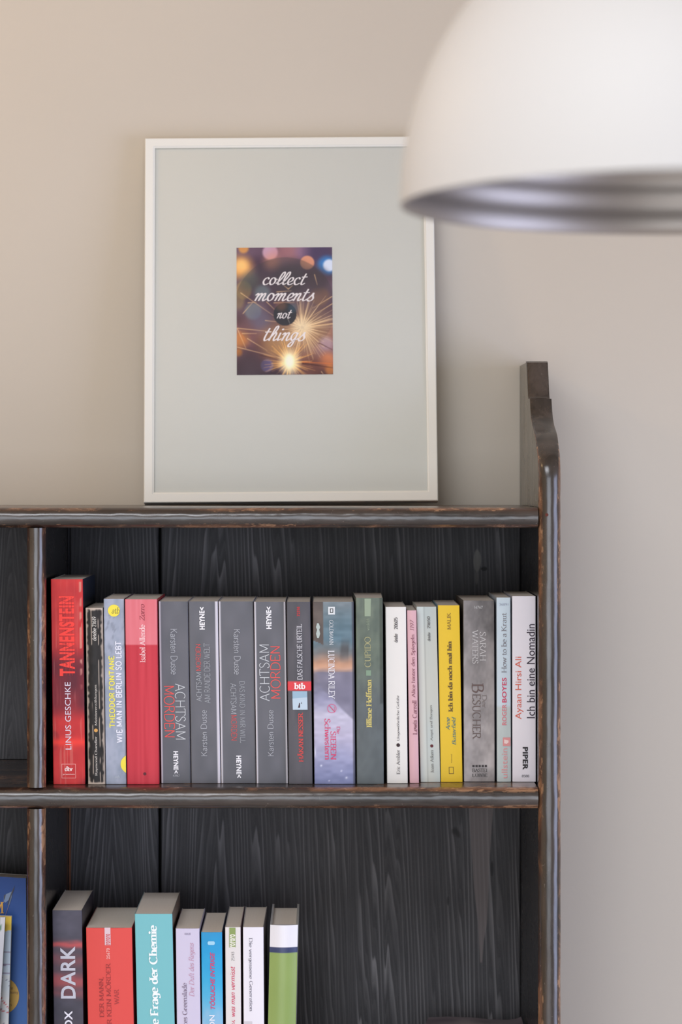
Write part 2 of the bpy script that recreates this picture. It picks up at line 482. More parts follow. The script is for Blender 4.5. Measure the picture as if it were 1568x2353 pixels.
# ------------------------------------------------------------------ lettering
GL = {}
def G(ch, adv, s): GL[ch] = (adv, s)
G('A', 88, 'L 8 0 44 100;L 44 100 80 0;L 21 36 67 36;F 8 0;F 80 0')
G('B', 76, 'I 14 0 100;S 14 100 44 100 60 92 60 76 46 55 14 53;S 14 53 50 53 68 42 68 26 54 3 14 0')
G('C', 84, 'E 46 50 38 51 48 312')
G('D', 90, 'I 14 0 100;S 14 100 48 99 74 80 80 50 74 20 48 1 14 0')
G('E', 72, 'I 14 0 100;L 14 100 62 100 62 86;L 14 52 50 52;L 14 0 64 0 64 15')
G('F', 68, 'I 14 0 100;L 14 100 62 100 62 86;L 14 50 50 50')
G('G', 90, 'E 46 50 38 51 48 325;L 78 8 78 42;F 74 42')
G('H', 94, 'I 16 0 100;I 78 0 100;L 16 52 78 52')
G('I', 38, 'I 19 0 100')
G('J', 44, 'S 26 100 26 60 26 20 20 2 6 -4;F 26 100')
G('K', 84, 'I 14 0 100;L 68 100 16 46;L 32 60 76 0;F 68 100;F 76 0')
G('L', 70, 'I 14 0 100;L 14 0 62 0 62 17')
G('M', 108, 'I 16 0 100;L 16 100 54 12;L 54 12 92 100;I 92 0 100')
G('N', 92, 'I 16 0 100;L 16 100 76 0;I 76 0 100')
G('O', 96, 'E 48 50 40 51')
G('P', 72, 'I 14 0 100;S 14 100 46 100 64 90 64 72 50 50 14 47')
G('Q', 96, 'E 48 50 40 51;L 52 18 84 -16')
G('R', 80, 'I 14 0 100;S 14 100 46 100 63 91 63 74 50 53 14 50;L 38 51 74 0;F 74 0')
G('S', 66, 'S 56 84 44 98 30 101 15 91 13 75 26 59 44 48 57 34 56 17 43 2 28 -1 13 5 8 20')
G('T', 78, 'I 39 0 100;L 6 86 6 100 72 100 72 86')
G('U', 88, 'S 16 100 16 60 17 28 26 6 45 -1 63 6 72 28 73 60 73 100;F 16 100;F 73 100')
G('V', 86, 'L 8 100 43 0;L 43 0 78 100;F 8 100;F 78 100')
G('W', 124, 'L 8 100 36 0;L 36 0 62 92;L 62 92 88 0;L 88 0 116 100;F 8 100;F 116 100')
G('X', 84, 'L 10 100 74 0;L 72 100 10 0;F 10 100;F 74 0;F 72 100;F 10 0')
G('Y', 80, 'L 8 100 40 48;L 72 100 40 48;L 40 48 40 0;F 8 100;F 72 100;F 40 0')
G('Z', 74, 'L 10 86 10 100 66 100 8 0 66 0 66 15')
G('a', 58, 'S 12 50 20 62 31 65 43 59 46 45 46 24 46 8 54 1;S 46 39 26 35 11 25 10 11 21 -1 35 4 46 16')
G('b', 64, 'I 14 0 105;E 34 32 22 33')
G('c', 54, 'E 32 32 24 33 48 312')
G('d', 66, 'E 30 32 22 33;I 52 0 105')
G('e', 57, 'E 30 32 23 33 0 318;L 8 34 53 34')
G('f', 42, 'S 44 95 36 105 25 102 20 88 20 60 20 0;L 6 63 36 63;F 20 0')
G('g', 60, 'E 28 35 20 29;S 49 64 49 30 48 -8 42 -26 26 -33 9 -26')
G('h', 66, 'I 14 0 105;S 14 46 26 62 40 64 50 56 52 40 52 0;F 52 0')
G('i', 30, 'I 15 0 64;D 15 90')
G('j', 30, 'S 17 64 17 0 14 -24 2 -32;D 17 90')
G('k', 62, 'I 14 0 105;L 48 64 16 30;L 28 40 56 0;F 48 64;F 56 0')
G('l', 30, 'I 15 0 105')
G('m', 102, 'I 14 0 64;S 14 46 26 62 38 64 48 56 50 40 50 0;S 50 46 62 62 74 64 84 56 86 40 86 0;F 50 0;F 86 0')
G('n', 66, 'I 14 0 64;S 14 46 26 62 40 64 50 56 52 40 52 0;F 52 0')
G('o', 62, 'E 31 32 24 33')
G('p', 64, 'I 14 -33 64;E 34 32 22 33')
G('q', 66, 'E 30 32 22 33;I 52 -33 64')
G('r', 46, 'I 14 0 64;S 14 42 24 60 34 65 43 60')
G('s', 47, 'S 38 54 31 64 19 65 10 55 14 42 30 32 39 21 36 7 24 -1 12 2 8 13')
G('t', 40, 'S 18 86 18 50 18 14 22 1 32 0 38 7;L 4 63 35 63')
G('u', 66, 'S 14 64 14 40 15 18 22 3 34 0 46 8 52 24;I 52 0 64;F 14 64')
G('v', 60, 'L 6 64 30 0;L 30 0 54 64;F 6 64;F 54 64')
G('w', 88, 'L 6 64 26 0;L 26 0 44 60;L 44 60 62 0;L 62 0 82 64;F 6 64;F 82 64')
G('x', 60, 'L 8 64 52 0;L 52 64 8 0;F 8 64;F 52 0;F 52 64;F 8 0')
G('y', 60, 'L 6 64 30 2;S 54 64 30 2 20 -24 6 -32;F 6 64;F 54 64')
G('z', 54, 'L 8 54 8 64 46 64 6 0 46 0 46 10')
G('0', 62, 'E 31 50 24 51'); G('1', 46, 'L 8 82 26 100 26 0;F 26 0')
G('2', 60, 'S 8 78 16 97 32 101 48 90 48 72 34 46 8 1;L 8 1 52 1')
G('3', 60, 'S 8 86 28 101 48 88 46 66 26 54;S 26 54 48 48 52 24 38 2 8 10')
G('4', 62, 'L 44 0 44 100 6 30 58 30'); G('5', 60, 'L 50 100 16 100 12 58;S 12 58 34 64 50 48 50 22 34 0 8 8')
G('6', 60, 'E 30 30 22 31;S 9 36 14 70 28 92 48 100'); G('7', 58, 'L 6 100 52 100 20 0')
G('8', 62, 'E 31 75 19 25;E 31 26 23 27'); G('9', 60, 'E 30 69 22 31;S 51 64 46 30 32 8 12 0')
G('.', 24, 'D 12 4'); G(',', 24, 'L 14 8 8 -16'); G('-', 40, 'L 6 34 34 34'); G(' ', 34, ''); G('<', 50, 'L 44 84 12 50;L 12 50 44 16')
for base, ch in (('a', 'ä'), ('o', 'ö'), ('u', 'ü')): G(ch, GL[base][0], GL[base][1] + ';D 20 90;D 42 90')
for base, ch in (('O', 'Ö'), ('U', 'Ü'), ('A', 'Ä')): G(ch, GL[base][0], GL[base][1] + ';D 32 124;D 58 124')
G('Å', 88, GL['A'][1] + ';E 44 120 11 11')
SCR = {  # running brush script, drawn before slanting
 'c': (42, 'S 40 46 31 60 15 52 8 28 16 6 30 1 48 14'),
 'o': (49, 'S 34 56 18 58 8 38 9 16 21 1 36 10 42 32 34 56;S 34 56 40 46 54 46'),
 'l': (31, 'S -2 10 18 34 36 78 35 104 24 102 14 66 11 24 18 2 36 14'),
 'e': (40, 'S 2 18 26 26 38 44 31 60 17 55 8 30 14 6 28 1 46 14'),
 't': (33, 'S 24 94 15 46 12 14 20 1 38 14;L 2 64 40 66'),
 'm': (68, 'S -2 44 8 58 14 50 10 20 6 0;S 8 20 22 52 32 59 35 46 31 16 28 0;S 30 20 44 52 54 59 57 46 52 16 58 1 74 16'),
 'n': (47, 'S -2 44 8 58 14 50 10 20 6 0;S 8 20 24 54 34 59 37 46 32 16 38 1 54 16'),
 's': (38, 'S -2 10 18 36 29 64;S 29 64 30 42 37 20 28 2 12 0 4 10'),
 'h': (48, 'S -2 8 22 46 37 90 34 108 24 100 14 50 7 0;S 10 22 26 56 36 59 39 46 33 16 39 1 55 16'),
 'i': (25, 'S 12 60 8 26 11 3 29 16;D 19 84'),
 'g': (48, 'S 36 56 20 60 8 40 9 16 20 3 34 24 40 60;S 40 60 34 10 26 -34 12 -44 6 -30 22 -6 54 18'),
}

def spline(pts, k=7):
    p = [np.array(q, float) for q in pts]
    if len(p) == 2: return p
    out = []
    for i in range(len(p) - 1):
        a = p[i - 1] if i else 2 * p[0] - p[1]
        b, c = p[i], p[i + 1]
        d = p[i + 2] if i + 2 < len(p) else 2 * p[-1] - p[-2]
        for t in np.linspace(0, 1, k, endpoint=False):
            out.append(0.5 * (2 * b + (c - a) * t + (2 * a - 5 * b + 4 * c - d) * t * t + (3 * b - a - 3 * c + d) * t ** 3))
    out.append(p[-1]); return out

def stagger(V, Fc):
    """third column = a tiny step per separate stroke, so that overlapping strokes are not coplanar"""
    par = list(range(len(V)))
    def find(a):
        while par[a] != a: par[a] = par[par[a]]; a = par[a]
        return a
    for f in Fc:
        r0 = find(f[0])
        for i in f[1:]: par[find(i)] = r0
    ids = {}; lay = np.zeros(len(V))
    for i in range(len(V)): lay[i] = ids.setdefault(find(i), len(ids)) % 7
    return np.concatenate([V[:, :2], lay[:, None]], 1), Fc

def stroke_text(s, thick=13, thin=5, serif=True, slant=0.0, glyphs=None, track=0.0, nib=15):
    """lettering drawn with a broad pen: returns 2-D verts and faces"""
    glyphs = glyphs or GL; V, Fc = [], []; x = 0
    nb = math.radians(nib)
    def wd(d):
        return thin + (thick - thin) * abs(math.sin(math.atan2(d[1], d[0]) - nb))
    def ribbon(pts):
        n0 = len(V); m = len(pts)
        for i, p in enumerate(pts):
            d = pts[min(i + 1, m - 1)] - pts[max(i - 1, 0)]
            L = math.hypot(*d) or 1; d = d / L
            nrm = np.array([-d[1], d[0]]); h = wd(d) / 2
            if 0 < i < m - 1:
                a = pts[i] - pts[i - 1]; b = pts[i + 1] - pts[i]
                la, lb = math.hypot(*a) or 1, math.hypot(*b) or 1
                c = max(-1, min(1, float(np.dot(a, b) / la / lb))); h /= max(0.45, math.cos(math.acos(c) / 2))
            V.append(p + nrm * h); V.append(p - nrm * h)
        for i in range(m - 1): Fc.append((n0 + 2 * i, n0 + 2 * i + 1, n0 + 2 * i + 3, n0 + 2 * i + 2))
    def quad(cx, cy, w_, h_):
        n0 = len(V)
        V.extend([np.array((cx - w_, cy - h_)), np.array((cx + w_, cy - h_)), np.array((cx + w_, cy + h_)), np.array((cx - w_, cy + h_))]); Fc.append((n0, n0 + 1, n0 + 2, n0 + 3))
    for ch in s:
        adv, body = glyphs.get(ch, glyphs.get(' ', (34, '')))
        for st in body.split(';'):
            if not st: continue
            tk = st.split(); k = tk[0]; q = [float(t) for t in tk[1:]]
            if k in 'LS':
                pts = [np.array((q[i] + x, q[i + 1])) for i in range(0, len(q), 2)]
                if k == 'S': ribbon(spline(pts, 6))
                else:
                    for a, b in zip(pts[:-1], pts[1:]): ribbon([a, b])
            elif k == 'I':
                ribbon([np.array((q[0] + x, q[1])), np.array((q[0] + x, q[2]))])
                if serif:
                    for y, sg in ((q[1], 1), (q[2], -1)): quad(q[0] + x, y + sg * thin * .5, thick * .5 + 9, thin * .5)
            elif k == 'F' and serif:
                quad(q[0] + x, q[1] + (thin * .5 if q[1] < 30 else -thin * .5), thick * .5 + 8, thin * .5)
            elif k == 'E':
                a0, a1 = (q[4], q[5]) if len(q) > 4 else (0, 360)
                ribbon([np.array((q[0] + x + q[2] * math.cos(math.radians(t)), q[1] + q[3] * math.sin(math.radians(t)))) for t in np.linspace(a0, a1, 22)])
            elif k == 'D':
                n0 = len(V); r = thick * .62
                V.extend([np.array((q[0] + x + r * math.cos(t), q[1] + r * math.sin(t))) for t in np.linspace(0, 2 * math.pi, 10, endpoint=False)]); Fc.append(tuple(range(n0, n0 + 10)))
        x += adv + track
    V = np.array(V); V[:, 0] += slant * V[:, 1]
    return stagger(V, Fc)

def sans_text(s, bold=0.0, slant=0.0, track=1.0):
    cu = bpy.data.curves.new('lettering', 'FONT'); cu.body = s; cu.size = 1.0
    cu.resolution_u = 3; cu.offset = bold; cu.shear = slant; cu.space_character = track; cu.fill_mode = 'FRONT'
    o = bpy.data.objects.new('lettering', cu); col.objects.link(o)
    dg = bpy.context.evaluated_depsgraph_get()
    me = bpy.data.meshes.new_from_object(o.evaluated_get(dg))
    n = len(me.vertices); a = np.zeros(n * 3); me.vertices.foreach_get('co', a)
    V = a.reshape(-1, 3)[:, :2].copy(); Fc = [tuple(p.vertices) for p in me.polygons]
    bpy.data.objects.remove(o); bpy.data.meshes.remove(me); bpy.data.curves.remove(cu)
    return stagger(V, Fc)

_tcache = {}
def letters(s, style):
    if (s, style) in _tcache: return _tcache[(s, style)]
    if style == 'sans': r = sans_text(s, 0.0)
    elif style == 'bold': r = sans_text(s, 0.022, 0, 1.05)
    elif style == 'black': r = sans_text(s, 0.04, 0, 1.09)
    elif style == 'sansb': r = stroke_text(s, 20, 18, False, 0, None, 8)
    elif style == 'boldit': r = sans_text(s, 0.02, 0.25)
    elif style == 'thin': r = stroke_text(s, 8, 7, False)
    elif style == 'light': r = stroke_text(s, 9.5, 8, False)
    elif style == 'serif': r = stroke_text(s, 13, 5)
    elif style == 'serifb': r = stroke_text(s, 22, 7)
    elif style == 'italic': r = stroke_text(s, 11, 5, True, 0.22)
    elif style == 'hand': r = stroke_text(s, 12, 9, False, 0.25)
    elif style == 'script': r = stroke_text(s, 11, 5, False, 0.30, SCR, 4, 20)
    _tcache[(s, style)] = r; return r

def place(uv, box, d):
    """fit lettering to a photo box (x0,y0,x1,y1); d: 'u' reads upward, 'd' downward, 'h' level"""
    x0, y0, x1, y1 = box; t = uv
    if d == 'u': q = np.stack([-t[:, 1], t[:, 0]], 1)
    elif d == 'd': q = np.stack([t[:, 1], -t[:, 0]], 1)
    else: q = t.copy()
    lo, hi = q.min(0), q.max(0); n = (q - lo) / np.maximum(hi - lo, 1e-9)
    return np.stack([x0 + n[:, 0] * (x1 - x0), y1 - n[:, 1] * (y1 - y0), t[:, 2]], 1)   # photo pixels, layer

# ------------------------------------------------------------------ books
class Book: pass
def solid(c):
    def f(u, v, px, py): return np.tile(np.array(c, float), (len(u), 1))
    return f

LIFT = .0004
def book(label, xs, yT, yB, depth, shelf_z, paint, side, ys=None, nx=8, ny=24, bulge=0.0003, mat=None, group=None, pages=True,
         pdrop=0.0005, t=0.0007, fan=0.0, name='book', cat='book', yTpx_back=None):
    xTL, xTR, xBL, xBR = xs
    if ys is None:
        D = (CZ - shelf_z) * F / (yB - VY); ys = D - CD
    D = CD + ys; S = D / F
    xTL += .35; xBL += .35; xTR -= .35; xBR -= .35
    W = ((xTR - xTL) + (xBR - xBL)) / 2 * S
    ztop = CZ + (VY - yT) * S; H = ztop - shelf_z
    yBp = VY + (CZ - shelf_z) / S
    k = (xTL - xBL) * S / H
    bx = (xBL - VX) * S
    yb0 = shelf_z; shelf_z = shelf_z + LIFT; H -= LIFT
    b = Book(); b.S = S; b.ys = ys; b.k = k; b.yB = yBp; b.yT = yT
    b.root = empty(name, (bx + W / 2, ys + depth / 2, shelf_z), label, cat, group)
    r = min(0.0011, W * 0.12)
    prof = [(0, depth, -1), (0, depth * .5, -1), (0, r * 2, -1)]
    for q in (0.35, 0.7): 
        a = q * math.pi / 2; prof.append((r - r * math.cos(a), r - r * math.sin(a), 0.0))
    for i in range(nx + 1):
        u = i / nx; x = r + (W - 2 * r) * u
        prof.append((x, -bulge * math.sin(math.pi * u), r / W + (1 - 2 * r / W) * u))
    for q in (0.7, 0.35):
        a = q * math.pi / 2; prof.append((W - r + r * math.cos(a), r - r * math.sin(a), 1.0))
    prof += [(W, r * 2, 2), (W, depth * .5, 2), (W, depth, 2)]
    n = len(prof); V = []; UU = []; VV = []
    def fanx(x, y): return x + fan * (x / W - 0.5) * 2 * max(0, y / depth)
    for j in range(ny + 1):
        z = H * j / ny
        for x, y, u in prof:
            V.append((bx + fanx(x, y) + k * z, ys + y, shelf_z + z)); UU.append(u); VV.append(j / ny)
    UU = np.array(UU); VV = np.array(VV)
    py = yBp - VV * (yBp - yT); px = xBL + UU.clip(0, 1) * (xBR - xBL) + (xTL - xBL) * VV
    C = paint(UU.clip(0, 1), VV, px, py)
    sd = np.array(side, float)
    if sd.ndim == 1: sd = np.stack([sd, sd])
    C[UU < 0] = sd[0]; C[UU > 1] = sd[1]
    Fc = grid_faces(n, ny + 1)
    # inner skin of the cover and its rim
    n1 = len(V); inn = [(t, depth), (t, t), (W - t, t), (W - t, depth)]
    for z in (0, H):
        for x, y in inn: V.append((bx + fanx(x, y) + k * z, ys + y, shelf_z + z))
    C = np.concatenate([C, np.tile((200., 196., 188.), (8, 1))])
    for i in range(3): Fc.append((n1 + i, n1 + 4 + i, n1 + 5 + i, n1 + 1 + i))
    top = ny * n
    mid = n // 2
    for base, ib, fl in ((top, n1 + 4, False), (0, n1, True)):
        ring = [base + i for i in range(n)]
        fs = [(ring[0], ring[1], ring[2], ib + 1, ib)] + [tuple(ring[2:n - 2]) + (ib + 2, ib + 1)] + [(ring[n - 3], ring[n - 2], ring[n - 1], ib + 3, ib + 2)]
        for q in fs: Fc.append(q[::-1] if fl else q)
    Fc.append((0, n1, n1 + 4, top)); Fc.append((n - 1, top + n - 1, n1 + 7, n1 + 3))
    b.cover = part('cover', V, Fc, mat or M_print, b.root, False, lin(C))
    # page block
    if pages:
        e = t + 0.0001; zt = H - pdrop; zb = min(pdrop, .003)
        V = []
        for z in (zb, zt):
            for x, y in ((e, e + .0006), (W - e, e + .0006), (W - e, depth - .0015 - pdrop * .6), (e, depth - .0015 - pdrop * .6)):
                V.append((bx + fanx(x, y) + k * z, ys + y, shelf_z + z))
        part('page_block', V, box_vf(0, 1, 0, 1, 0, 1)[1], M_pages, b.root)
    b.W = W; b.bulge = bulge
    b.lift = 0.00035 + bulge
    return b

def put(b, s, box, d, c, style='sans', name='lettering', rough=0.5):
    uv, fc = letters(s, style)
    p = place(uv, box, d); put_px(b, p, fc, c, name, rough, (box[1] + box[3]) / 2, .00006)

def put_px(b, p, fc, c, name, rough=0.5, ymid=None, lift=0.0):
    if ymid is None: ymid = (p[:, 1].min() + p[:, 1].max()) / 2
    S = b.S
    # the book leans: follow its slope (boxes were read at mid height of the lettering)
    x = (p[:, 0] - VX) * S + b.k * (ymid - p[:, 1]) * S
    z = CZ + (VY - p[:, 1]) * S
    lay = p[:, 2] * 1.4e-5 if p.shape[1] > 2 else 0.0
    v = np.stack([x, np.full(len(x), b.ys - b.lift - lift) - lay, z], 1)
    return part(name, v, fc, flat(c, rough), b.root)

def shape(b, pts, c, name, lift=0.0):
    p = np.array(pts, float)
    return put_px(b, p, [tuple(range(len(p)))[::-1]], c, name, 0.5, None, lift)

def disc(b, cx, cy, r, c, name, clipx=None, lift=0.0):
    pts = [(cx + r * math.cos(t), cy + r * math.sin(t)) for t in np.linspace(0, 2 * math.pi, 32, endpoint=False)]
    if clipx: pts = [(min(x, clipx), y) for x, y in pts]
    return shape(b, pts, c, name, lift)

def outline(b, x0, y0, x1, y1, wd, c, name):
    o = [(x0, y0), (x1, y0), (x1, y1), (x0, y1)]; i = [(x0 + wd, y0 + wd), (x1 - wd, y0 + wd), (x1 - wd, y1 - wd), (x0 + wd, y1 - wd)]
    return put_px(b, np.array(o + i, float), [(k, k + 4, (k + 1) % 4 + 4, (k + 1) % 4) for k in range(4)], c, name)

def ring(b, cx, cy, r, wd, c, name):
    ts = np.linspace(0, 2 * math.pi, 28, endpoint=False); n = 28
    p = [(cx + r * math.cos(t), cy + r * math.sin(t)) for t in ts] + [(cx + (r - wd) * math.cos(t), cy + (r - wd) * math.sin(t)) for t in ts]
    return put_px(b, np.array(p), [(k, k + n, (k + 1) % n + n, (k + 1) % n) for k in range(n)], c, name)

def mixc(a, b, t):
    t = np.asarray(t)[:, None]; return np.array(a, float) * (1 - t) + np.array(b, float) * t

# --- paints -------------------------------------------------------
def paint_thriller(u, v, px, py):
    n = vnoise(u * 3, v * 16, 3) * .6 + vnoise(u * 8, v * 40, 4) * .4
    C = mixc((182, 38, 42), (212, 52, 50), n)
    dark = sstep(.30, .40, v) * (1 - sstep(.52, .74, v)) * (.55 + .5 * vnoise(u * 3, v * 10, 9))
    C = mixc(C[0] * 0 + 1, C[0] * 0, np.zeros(len(u))) * 0 + C * (1 - np.clip(dark, 0, 1)[:, None]) + np.array((92, 22, 40.)) * np.clip(dark, 0, 1)[:, None]
    d2 = sstep(.62, .8, vnoise(u * 2.5 + 4, v * 9, 12)) * (v < .3) * .5
    C = C * (1 - d2[:, None]) + np.array((125, 28, 38.)) * d2[:, None]
    br = np.exp(-((v - .205) / .02) ** 2) * .7
    C = C * (1 - br[:, None]) + np.array((250, 62, 48.)) * br[:, None]
    cr = sstep(.70, .82, vnoise(u * 26, v * 7, 21)) * (.25 + .5 * sstep(.35, .6, vnoise(u * 4, v * 5, 22)))
    edge = sstep(.86, .91, u) * (1 - sstep(.93, .97, u)) * sstep(.45, .6, vnoise(u * 9, v * 40, 23)) * sstep(.4, .6, v) * .8
    a = np.clip(cr * .45 + edge, 0, 1)
    return C * (1 - a[:, None]) + np.array((214, 160, 140.)) * a[:, None]

def paint_black_worn(u, v, px, py):
    C = mixc((24, 22, 22), (42, 39, 38), vnoise(u * 6, v * 30, 5))
    e = np.minimum(u, 1 - u); w = sstep(.17, .05, e + (vnoise(u * 4, v * 60, 6) - .5) * .13)
    top = sstep(.985, .995, v + (vnoise(u * 6, v * 4, 8) - .5) * .01) + sstep(.02, .008, v - (vnoise(u * 6, v * 4, 8) - .5) * .012)
    line = np.exp(-((u - .31 - .03 * vnoise(u * 0, v * 12, 7)) / .028) ** 2) * .95 * sstep(.2, .45, vnoise(u * 0 + 3, v * 22, 7)) + np.exp(-((u - .71 - .03 * vnoise(u * 0 + 2, v * 12, 7)) / .028) ** 2) * .95 * sstep(.2, .5, vnoise(u * 0 + 7, v * 22, 9))
    a = np.clip(w * .85 + top + line, 0, 1)
    return C * (1 - a[:, None]) + np.array((190, 176, 162.)) * a[:, None]

def paint_greyblue(u, v, px, py):
    n = vnoise(u * 3, v * 14, 31) * .6 + vnoise(u * 9, v * 50, 32) * .4
    C = mixc((134, 146, 164), (176, 182, 200), n)
    a = sstep(.68, .8, vnoise(u * 6 + v * 18, v * 40 - u * 4, 33)) * .4 * sstep(.62, .75, v)
    return C * (1 - a[:, None]) + np.array((110, 118, 132.)) * a[:, None]

def paint_two_red(u, v, px, py):
    n = vnoise(u * 14, v * 3, 41)
    C = mixc((186, 40, 56), (204, 58, 72), n)
    m = py < 1483.5
    C[m] = mixc((216, 108, 118), (226, 128, 138), n)[m]
    return C

def paint_grey(u, v, px, py):
    n = vnoise(u * 3, v * 9, 51)
    return mixc((90, 92, 98), (104, 105, 112), n)
def white_edges(left, right):
    def f(u, v, px, py):
        C = paint_grey(u, v, px, py)
        C[u < left] = (205, 203, 212); C[u > 1 - right] = (205, 203, 212)
        return C
    return f

def paint_nesser(u, v, px, py):
    C = mixc((76, 76, 82), (92, 90, 96), vnoise(u * 5, v * 10, 61))
    m = (py > 1567) & (py < 1586); C[m] = (222, 66, 74)
    return C

def paint_riley(u, v, px, py):
    K = [(1383, (118, 130, 136)), (1425, (98, 120, 130)), (1470, (94, 122, 136)), (1500, (118, 118, 118)), (1520, (172, 134, 112)), (1535, (196, 158, 138)),
         (1548, (128, 122, 132)), (1575, (118, 118, 138)), (1610, (150, 150, 178)), (1640, (192, 190, 210)), (1690, (186, 182, 206)), (1740, (158, 160, 192)), (1800, (122, 130, 170))]
    ys_ = np.array([k[0] for k in K], float); cs = np.array([k[1] for k in K], float)
    yy = py + (vnoise(u * 4, v * 12, 71) - .5) * 14
    C = np.stack([np.interp(yy, ys_, cs[:, i]) for i in range(3)], 1)
    C += ((vnoise(u * 6, v * 60, 72) - .5) * 20)[:, None]
    wall_ = (u < .26) & (py < 1472 + u * 40); C[wall_] = mixc((84, 76, 72), (104, 94, 88), vnoise(u * 6, v * 30, 73))[wall_]
    tr = sstep(.45, .6, vnoise(u * 9, v * 3, 74)) * np.exp(-((py - 1492) / 20) ** 2) * (u > .5) * .6
    C = C * (1 - tr[:, None]) + np.array((70, 66, 66.)) * tr[:, None]
    lgt = np.exp(-((py - 1530) / 7) ** 2) * (.4 + .6 * vnoise(u * 12, v * 8, 75)) * .5
    C = C * (1 - lgt[:, None]) + np.array((226, 170, 130.)) * lgt[:, None]
    # mountain reflection running to the lower right
    mt = sstep(-4, 4, (1556 + u * 92 + 12 * vnoise(u * 7, v * 2, 76)) - py) * (py > 1545) * sstep(.2, .34, u + (1600 - py) * .004)
    mt = mt * .85
    C = C * (1 - mt[:, None]) + mixc((104, 102, 120), (134, 132, 152), vnoise(u * 5, v * 24, 77)) * mt[:, None]
    gl = np.exp(-((u - .02) / .02) ** 2 - ((py - 1729) / 10) ** 2)
    st = np.zeros(len(u))
    for a, y, s in ((.17, 1760, 2.2), (.66, 1772, 1.8), (.78, 1788, 2.2), (.36, 1795, 1.5)):
        st += np.exp(-((u - a) * 92 / s) ** 2 - ((py - y) / s) ** 2)
    st = np.clip(st + gl, 0, 1)
    dk = sstep(.93, .97, u) * .75
    C = C * (1 - st[:, None]) + np.array((225, 228, 245.)) * st[:, None]
    return C * (1 - dk[:, None]) + np.array((60, 60, 70.)) * dk[:, None]

def paint_green_grey(u, v, px, py):
    n = vnoise(u * 4, v * 12, 81) * .6 + vnoise(u * 10, v * 40, 82) * .4
    C = mixc((84, 96, 88), (116, 128, 112), n)
    low = sstep(1640, 1500, py)
    C = mixc((92, 100, 102), (0, 0, 0), np.zeros(len(u))) * (1 - low[:, None]) * (.92 + .16 * n[:, None]) + C * low[:, None]
    m = sstep(.86, .88, u) * (py < 1620)
    return C * (1 - .25 * m[:, None])

def paint_aiken(u, v, px, py):
    C = mixc((214, 214, 200), (196, 210, 208), vnoise(u * 2, v * 4, 91))
    a = sstep(.34, .38, u) * (.4 + .4 * v)
    C = C * (1 - .12 * a[:, None])
    cr = np.exp(-((u - .36) / .03) ** 2) * .12
    return C * (1 - cr[:, None])

def paint_waters(u, v, px, py):
    n = vnoise(u * 2.2, v * 9, 101) * .55 + vnoise(u * 5, v * 20, 102) * .3 + vnoise(u * 16, v * 60, 103) * .15
    base = np.interp(py, [1380, 1470, 1560, 1600, 1640, 1680, 1730, 1800], [108, 128, 158, 170, 150, 168, 160, 162])
    g = base + (n - .5) * 90
    C = np.stack([g * 1.0, g * .97, g * .97], 1)
    return np.clip(C, 60, 225)

def paint_boyes(u, v, px, py):
    C = np.where((py < 1621)[:, None], np.array((200, 217, 230.)), np.array((190, 202, 204.)))
    return C + ((vnoise(u * 3, v * 12, 111) - .5) * 8)[:, None]

def paint_dark(u, v, px, py):
    n = vnoise(u * 2, v * 22, 121) * .6 + vnoise(u * 5, v * 60, 122) * .4
    g = np.interp(py, [2092, 2150, 2160, 2330, 2560], [82, 84, 80, 70, 60])
    C = np.stack([g * .98, g * .95, g * 1.1], 1) * (.88 + .24 * n[:, None])
    for y, s, a in ((2168, 8, .8), (2172, 4, .4), (2205, 16, .35), (2255, 18, .65), (2285, 9, .35), (2400, 30, .3)):
        t = np.exp(-((py + (n - .5) * 14 - y) / s) ** 2) * a
        C = C * (1 - t[:, None]) + np.array((204, 84, 84.)) * t[:, None]
    return C

def paint_blue_spine(u, v, px, py):
    y = py + (vnoise(u * 4, v * 20, 131) - .5) * 30
    K = np.array([2142, 2190, 2260, 2300, 2330, 2360, 2560.])
    c = np.array([(44, 150, 205), (36, 158, 214), (58, 172, 218), (92, 180, 220), (124, 186, 220), (150, 190, 220), (60, 120, 180)], float)
    return np.stack([np.interp(y, K, c[:, i]) for i in range(3)], 1)

def paint_hardcover(u, v, px, py):
    C = mixc((138, 162, 92), (144, 168, 98), vnoise(u * 3, v * 8, 141))
    C[py < 2176.5] = (232, 232, 238)
    C[(py >= 2176.5) & (py < 2188)] = (54, 66, 104)
    return C

GR2 = 'books standing on the middle shelf'
WHITE = (236, 234, 238)
# --- middle shelf, left to right ----------------------------------
b = book('tall red paperback thriller with creased spine, next to the shelf divider', (116, 191, 122, 196), 1331, 1803, .135, S2, paint_thriller, ((40, 50, 72), (34, 42, 58)), nx=40, ny=200, bulge=.0008, group=GR2)
put(b, 'TANNENSTEIN', (136, 1370, 172, 1553), 'u', (244, 58, 48), 'black', 'title')
for i, (px_, wv) in enumerate(((144, .7), (150.5, .9), (158, .7), (165, .8))):
    shape(b, [(px_, 1372), (px_ + wv, 1372), (px_ + wv + .5, 1552), (px_ + .5, 1552)], (168, 30, 34), 'scratch', .0001)
for i in range(26):
    yy = 1374 + i * 6.9 + random.uniform(-2, 2); xa = 137 + random.uniform(0, 18); xb = xa + random.uniform(5, 14)
    shape(b, [(xa, yy), (xb, yy - .4), (xb, yy + random.uniform(.5, 1.4)), (xa, yy + .4)], (150, 26, 34), 'scratch', .0001)
put(b, 'LINUS GESCHKE', (150, 1567, 163.5, 1722), 'u', (222, 212, 226), 'sans', 'author')
outline(b, 142, 1755, 174.6, 1788, 1.1, (240, 160, 155), 'publisher_frame')
put(b, 'dtv', (149, 1760.5, 168, 1772), 'h', (250, 225, 222), 'serifb', 'publisher')
put(b, 'premium', (145, 1777, 172, 1781.5), 'h', (246, 190, 186), 'bold', 'publisher_line')

